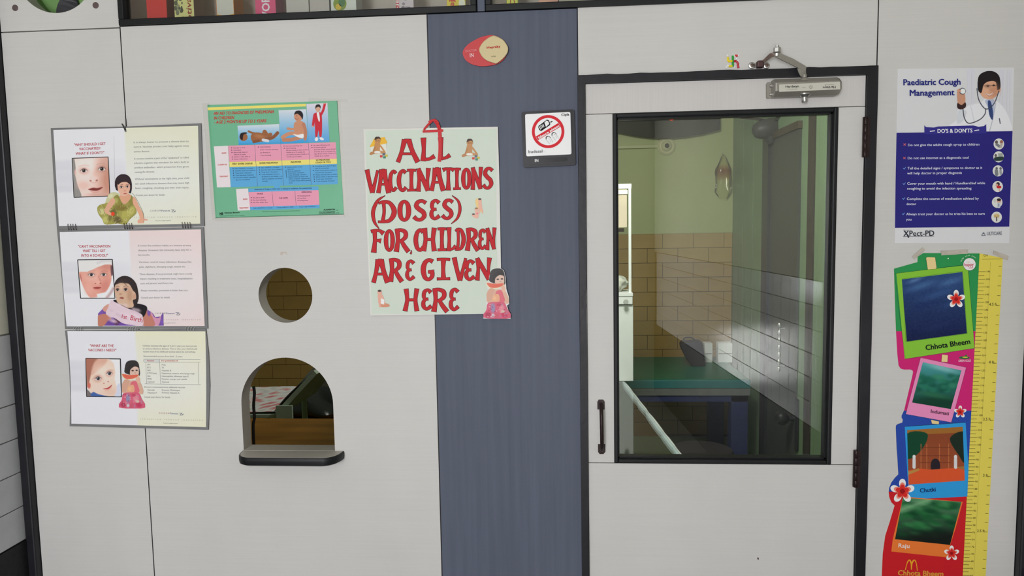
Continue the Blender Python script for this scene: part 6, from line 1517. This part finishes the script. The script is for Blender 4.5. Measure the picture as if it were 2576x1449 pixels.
# ---- height chart (the cartoon figures are left out; frames, flowers and lettering stay)
hcx = thing('height_chart', px(2340, 1449, 0), 'multicoloured child height chart with yellow ruler taped right of the door', 'height chart')
def f1(x, y): return (2220 + x / 4.8287, 620 + y / 4.8287)
def f2(x, y): return (2220 + x / 4.8287, 880 + y / 4.8287)
def f3(x, y): return (2200 + x / 4.8457, 1150 + y / 4.8457)
rl0, rl1 = f1(1180, 85), f3(1075, 1449); rr0, rr1 = f1(1462, 140), f3(1355, 1449)
BOT = 1640
def along(a, b, y): t = (y - a[1]) / (b[1] - a[1]); return (a[0] + (b[0] - a[0]) * t, y)
left = [f1(140, 270), f1(152, 700), f1(165, 1030), f1(180, 1300), f2(188, 120), f2(196, 190), f2(220, 228), f2(262, 240), f2(340, 240), f2(366, 252), f2(372, 272), f2(360, 330), f2(310, 540), f2(265, 730), f2(232, 800), f2(232, 825), f2(247, 850), f2(240, 885), f2(185, 902), f2(165, 918), f2(162, 945), f2(172, 1200), f3(278, 0), f3(290, 210), f3(250, 250), f3(205, 310), f3(180, 370), f3(172, 425), f3(180, 490), f3(205, 550), f3(245, 590), f3(185, 790), f3(130, 960), f3(100, 1180), f3(88, 1449), (2214, BOT)]
top = [f1(425, 190), f1(428, 125), f1(495, 80), f1(1180, 82), f1(1462, 138)]
outline = [along(rr0, rr1, BOT)] + top[::-1] + left
o = MB().prism([FN.xz(x, y, .0012) for x, y in outline], .0002, .0012).build('sheet', mat('chart_card', alb(206, 200, 180), .45), hcx)
mb = MB(); D = .0014
def band(y0, y1, c):
    """colour field between two heights, from the cut left edge to the ruler"""
    L = []
    for a, b in zip(left[:-1], left[1:]):
        L.append(a)
    L = [a for a in left]
    pts = []
    for a, b in zip(L[:-1], L[1:]):
        if y0 <= a[1] <= y1: pts.append(a)
        for yy in (y0, y1):
            if (a[1] - yy) * (b[1] - yy) < 0:
                t = (yy - a[1]) / (b[1] - a[1]); pts.append((a[0] + (b[0] - a[0]) * t, yy))
    if y0 <= L[-1][1] <= y1: pts.append(L[-1])
    pts += [along(rl0, rl1, y1), along(rl0, rl1, y0)]
    poly(mb, FN, pts, c, D)
yg, yp_, yb_ = f1(0, 1030)[1], f2(0, 738)[1], f3(0, 420)[1]
poly(mb, FN, [f1(140, 270)] + top[:3] + [f1(1180, 85), along(rl0, rl1, yg), f1(165, 1030), f1(152, 700)], (46, 140, 78), D)
band(yg, yp_, (196, 38, 110)); band(yp_, yb_, (40, 70, 156)); band(yb_, BOT, (190, 34, 40))
poly(mb, FN, [rl0, rr0, along(rr0, rr1, BOT), along(rl0, rl1, BOT)], (214, 198, 84), D)
for pts, c, z in (([f1(168, 325), f1(985, 232), f1(1038, 262), f1(1075, 700), f1(1118, 1238), f1(700, 1300), f1(270, 1365), f1(240, 1060), f1(200, 650)], (128, 186, 58), .0017),
        ([f2(465, 95), f2(1015, 215), f2(930, 540), f2(835, 880), f2(285, 780), f2(370, 440)], (222, 136, 178), .0017), ([f2(270, 935), f2(1010, 885), f2(1045, 1449), f3(1132, 480), f3(640, 505), f3(420, 500), f3(400, 200)], (46, 146, 206), .0017),
        ([f3(350, 480), f3(1075, 545), f3(990, 860), f3(920, 1080), f3(885, 1222), f3(205, 1150), f3(222, 1000)], (222, 116, 52), .0017)): poly(mb, FN, pts, c, z)
for pts in ([f1(150, 330), f1(980, 225), f1(1042, 268), f1(1080, 740), f1(1122, 1235), f1(280, 1368), f1(215, 900)], [f1(240, 392), f1(975, 300), f1(1030, 1060), f1(285, 1160)], [f2(462, 95), f2(1018, 214), f2(836, 884), f2(282, 782)], [f2(268, 932), f2(1012, 882)]): stroke(mb, FN, [tuple(p) for p in pts], .7, (40, 60, 40), .0019, closed=len(pts) > 2)
for pts in ([f1(528, 140), f1(545, 128), f1(640, 132), f1(658, 260), f1(645, 275), f1(550, 280)], [f2(722, 55), f2(795, 65), f2(790, 150), f2(715, 145)], [f2(590, 848), f2(688, 870), f2(684, 905), f2(600, 898)]): poly(mb, FN, pts, (222, 198, 140), .0024); stroke(mb, FN, [tuple(p) for p in pts], .6, (60, 50, 40), .0026, closed=True)
# flowers
def flower(c, R, z):
    for k in range(5):
        a = math.radians(-90 + 72 * k); ca, sa = math.cos(a), math.sin(a)
        poly(mb, FN, [(c[0] + ca * R * .62 + (x * ca - y * sa) * R, c[1] + sa * R * .62 + (x * sa + y * ca) * R) for x, y in circ(0, 0, .36, .27, n=18)], (232, 226, 224), z)
        poly(mb, FN, [(c[0] + ca * R * .34 + (x * ca - y * sa) * R, c[1] + sa * R * .34 + (x * sa + y * ca) * R) for x, y in circ(0, 0, .36, .22, n=16)], (222, 128, 110), z + .00008)
        poly(mb, FN, [(c[0] + ca * R * .22 + (x * ca - y * sa) * R, c[1] + sa * R * .22 + (x * sa + y * ca) * R) for x, y in circ(0, 0, .32, .2, n=16)], (206, 44, 40), z + .00016)
    poly(mb, FN, circ(c[0], c[1], R * .2, n=12), (150, 24, 28), z + .00024)
flower(f1(895, 640), 24, .0027); flower(f2(945, 755), 16.5, .0023); flower(f3(340, 415), 32, .0023); flower(f3(940, 1172), 20, .0023)
q = f1(1057, 216); poly(mb, FN, circ(q[0], q[1], 16.2, 16.2, n=30), (90, 100, 90), .0020); poly(mb, FN, circ(q[0], q[1], 15.4, 15.4, n=30), (226, 222, 222), .0021)
q = f2(995, 95); poly(mb, FN, circ(q[0], q[1], 13.5, 3.6, n=20), (40, 110, 60), .0020); poly(mb, FN, [(q[0] - 2, q[1] - 2), (q[0] + 5, q[1] - 8), (q[0] + 9, q[1] - 1)], (40, 120, 60), .0020); poly(mb, FN, circ(q[0] + 2, q[1] - 1, 7, 1.6, n=14), (206, 190, 70), .0022)
mb.build('colour_print', M_gloss, hcx, fixn=False)
# pictures in the frames
def pic(quad, fn, nm):
    xs = [p[0] for p in quad]; ys = [p[1] for p in quad]; P = Paint(FN, min(xs), min(ys), max(xs), max(ys), step=1.0, quad=quad); fn(P, min(xs), min(ys), max(xs) - min(xs), max(ys) - min(ys)); P.a[:] = 1; P.build(nm, M_gloss, hcx, .0021)
def sky(P, x, y, w, h):
    P.vgrad(y, (46, 74, 120), y + h, (22, 30, 68))
    for a, b, rx, ry, c in ((.3, .2, .25, .05, (66, 100, 146)), (.75, .14, .2, .05, (70, 104, 150)), (.6, .3, .3, .05, (50, 80, 126)), (.8, .45, .2, .04, (44, 70, 116)), (.3, .5, .2, .05, (30, 46, 92)), (.6, .75, .3, .06, (30, 44, 86)), (.2, .12, .12, .03, (84, 116, 160))): P.ell(x + a * w, y + b * h, rx * w, ry * h, c, -18, .7, .8)
    P.speck(2)
def jungle(P, x, y, w, h):
    P.vgrad(y, (70, 150, 152), y + h, (20, 62, 48))
    for _ in range(70): a, b = random.random(), random.uniform(.28, .62); P.ell(x + a * w, y + b * h, w * .09, h * .06, random.choice([(26, 92, 74), (40, 116, 92), (18, 70, 58), (56, 130, 104)]), 0, .5, .7)
    P.ell(x + w * .6, y + h * .12, w * .35, h * .07, (140, 190, 190), 15, .6, .7); P.ell(x + w * .5, y + h * .85, w * .6, h * .14, (18, 56, 40), 0, .5, .8); P.ell(x + w * .45, y + h * .7, w * .4, h * .06, (44, 104, 72), 10, .6, .7)
def stage(P, x, y, w, h):
    P.vgrad(y, (128, 66, 40), y + h, (150, 74, 44))
    P.poly([(x, y), (x + w, y), (x + w, y + h * .1), (x, y + h * .14)], (150, 100, 44), sm=False); P.poly([(x, y + h * .12), (x + w * .35, y + h * .12), (x + w * .25, y + h * .4), (x, y + h * .55)], (20, 66, 44)); P.poly([(x + w, y + h * .1), (x + w * .74, y + h * .2), (x + w * .9, y + h * .5), (x + w, y + h * .6)], (30, 44, 34))
    for a in (.24, .34, .56, .72): P.line([(x + a * w, y + h * .3), (x + a * w, y + h * .74)], 1.6, (186, 112, 66), .6)
    for b in (.36, .5, .62): P.line([(x + w * .22, y + b * h), (x + w * .75, y + b * h)], 1.4, (96, 46, 30), .6, .8)
    P.poly([(x + w * .42, y + h * .74), (x + w * .42, y + h * .6), (x + w * .49, y + h * .55), (x + w * .56, y + h * .6), (x + w * .56, y + h * .74)], (40, 34, 40))
    P.poly([(x, y + h * .76), (x + w * .2, y + h * .72), (x + w * .4, y + h * .74), (x + w, y + h * .7), (x + w, y + h), (x, y + h)], (206, 82, 44), sm=False); P.poly([(x, y + h * .78), (x + w * .2, y + h * .72), (x + w * .22, y + h * .75), (x, y + h * .84)], (176, 132, 70), sm=False); P.poly([(x + w * .8, y + h * .7), (x + w, y + h * .68), (x + w, y + h * .74)], (150, 110, 60), sm=False)
    for a in (.12, .84): P.line([(x + a * w, y + h * .7), (x + a * w, y + h * .56)], 8, (206, 206, 206)); P.ell(x + a * w, y + h * .52, 4, 5, (214, 214, 212))
def jungle2(P, x, y, w, h):
    P.vgrad(y, (76, 130, 90), y + h, (20, 34, 26))
    for _ in range(80): a, b = random.random(), random.uniform(.1, .8); P.ell(x + a * w, y + b * h, w * .1, h * .05, random.choice([(24, 84, 44), (36, 104, 56), (16, 60, 36), (60, 130, 76)]), 10, .5, .6)
    P.line([(x + w * .1, y + h * .25), (x + w * .5, y + h * .05)], 12, (130, 176, 130), 6, .7); P.ell(x + w * .6, y + h * .85, w * .5, h * .18, (24, 26, 24), 0, .5, .8)
pic([f1(235, 400), f1(970, 310), f1(1025, 1055), f1(295, 1155)], sky, 'night_sky_picture')
pic([f2(490, 150), f2(960, 250), f2(830, 720), f2(360, 640)], jungle, 'forest_picture')
pic([f2(300, 975), f2(975, 935), f3(1100, 285), f3(415, 335)], stage, 'stage_picture')
pic([f3(345, 495), f3(1060, 545), f3(920, 1070), f3(250, 1000)], jungle2, 'forest_picture')
# lettering
mb = MB(); D = .0026
text(mb, FH1, 'Chhota Bheem', 525, 1262, 1072, 1182, 62, (24, 30, 28), D, bold=.025); text(mb, FH2, 'Indumati', 582, 765, 808, 796, 42, (70, 40, 56), D, bold=.015); text(mb, FH3, 'Chutki', 552, 432, 750, 416, 48, (24, 44, 90), D, bold=.02); text(mb, FH3, 'Raju', 285, 1100, 430, 1108, 48, (222, 214, 206), D, bold=.015)
text(mb, FH3, 'Chhota Bheem', 282, 1440, 842, 1452, 62, (206, 140, 56), D, bold=.03)
text(mb, FH1, 'happy', 992, 240, 1108, 236, 40, (190, 60, 80), D, bold=.015); text(mb, FH1, 'meal', 1050, 270, 1102, 266, 22, (206, 110, 130), D, bold=.01); text(mb, FH1, 'my', 1020, 198, 1060, 196, 18, (206, 186, 90), D)
S_ = 'Only with your'
for i, c_ in enumerate(S_):
    a = math.radians(200 + i * 8.8); 
    if c_ != ' ':
        x, y = 1057 + 100 * math.cos(a), 216 + 100 * math.sin(a); tx, ty = -math.sin(a), math.cos(a); text(mb, FH1, c_, x - 7 * tx, y - 7 * ty, x + 7 * tx, y + 7 * ty, 17, (206, 222, 206), D)
text(mb, FH2, 'GREEN GOLD', 922, 146, 1075, 144, 26, (226, 206, 216), D, bold=.01)
stroke(mb, FH3, spline([(375, 1375), (400, 1285), (425, 1255), (445, 1290), (450, 1372)], 6), [9] * 6 + [13] * 6 + [17] * 6 + [13] * 7, (222, 158, 40), D); stroke(mb, FH3, spline([(450, 1372), (458, 1290), (485, 1255), (508, 1290), (522, 1385)], 6), [13] * 6 + [17] * 6 + [13] * 6 + [9] * 7, (222, 158, 40), .0027)
text(mb, FH1, 'CM', 1225, 122, 1280, 122, 26, (70, 66, 40), D)
def rx(z, t):
    """x on the ruler at height z, t from its left to its right edge"""
    pz = lambda p: FN.xz(*p, D)
    a0, a1, b0, b1 = pz(rl0), pz(rl1), pz(rr0), pz(rr1)
    l = a0[0] + (a1[0] - a0[0]) * (z - a0[1]) / (a1[1] - a0[1]); r = b0[0] + (b1[0] - b0[0]) * (z - b0[1]) / (b1[1] - b0[1])
    return l + (r - l) * t
IK = alb(66, 60, 36)
def seg(z, t0, t1, w=.0009): a, b = rx(z, t0), rx(z, t1); mb.flat([(a, z - w / 2), (b, z - w / 2), (b, z + w / 2), (a, z + w / 2)], D, IK)
def wtext(s, x0, z0, h, wd):
    pen = 0; tot = sum(glyph(c_, 0.0)[2] for c_ in s)
    for c_ in s:
        V, Fc, adv = glyph(c_, 0.0)
        if len(V): mb.add(np.stack([x0 + (V[:, 0] + pen) / tot * wd, np.full(len(V), -D), z0 + V[:, 1] / CAP * h], 1), Fc, IK)
        pen += adv
for cm in range(52, 147):
    z = cm / 100.0
    seg(z, .0, .30 if cm % 2 == 0 else .25)
    if cm % 2 == 0: wtext(str(cm), rx(z, .32), z - .0022, .0046, .0105 if cm >= 100 else .007)
for inch in range(20, 60):
    z = inch * .0254
    if z > 1.49: break
    seg(z, .84, .97)
for ft_, s in ((4.5, '4.5 ft.'), (4, '4 ft.'), (3.5, '3.5 ft.'), (3, '3 ft.'), (2.5, '2.5 ft.'), (2, '2 ft.')):
    wtext(s, rx(ft_ * .3048, .52 if len(s) > 5 else .64), ft_ * .3048 - .001, .0075, .022 if len(s) > 5 else .016)
zA, zB = .53, 1.485
mb.flat([(rx(zA, .48), zA), (rx(zA, .487), zA), (rx(zB, .487), zB), (rx(zB, .48), zB)], D, alb(150, 136, 60)); seg(1.492, .12, .98, .0006)
mb.build('lettering', M_print, hcx, fixn=False)
q = f1(798, 146); MB().flat([FN.xz(x, y, .0028) for x, y in circ(q[0], q[1], 1.8, n=10)], .0028, alb(206, 220, 206)).build('pin_dot', M_print, hcx)
for pts in ([(362, 122), (490, 12), (520, 40), (385, 158)], [(708, 55), (1042, 38), (1035, 90), (715, 106)], [(1350, 52), (1532, 118), (1522, 165), (1345, 95)]):
    P_ = []
    for a, b in zip(pts, pts[1:] + pts[:1]):
        for t in np.linspace(0, 1, 5)[:-1]: P_.append((a[0] + (b[0] - a[0]) * t + random.uniform(-4, 4), a[1] + (b[1] - a[1]) * t + random.uniform(-4, 4)))
    slab(FH1, P_, .0028, .0033).build('masking_tape', M_tape, hcx)

# ---- small wall marks
mk = MB()
for i in range(8): 
    x, y = 714 + random.uniform(-9, 9), 638 + random.uniform(-4, 4); mk.flat([FN.xz(a, b, .0003) for a, b in circ(x, y, random.uniform(1.5, 4), random.uniform(1, 2.5), n=9)], .0003 + i * 1e-6, alb(184, 174, 164))
mk.build('glue_stain', M_print, wf, fixn=False)
MB().flat([FN.xz(a, b, .0003) for a, b in circ(1907, 1405, 2.2, 3.2, n=10, rot=-.4)], .0003, alb(90, 84, 80)).build('paint_chip', M_print, dr, fixn=False)
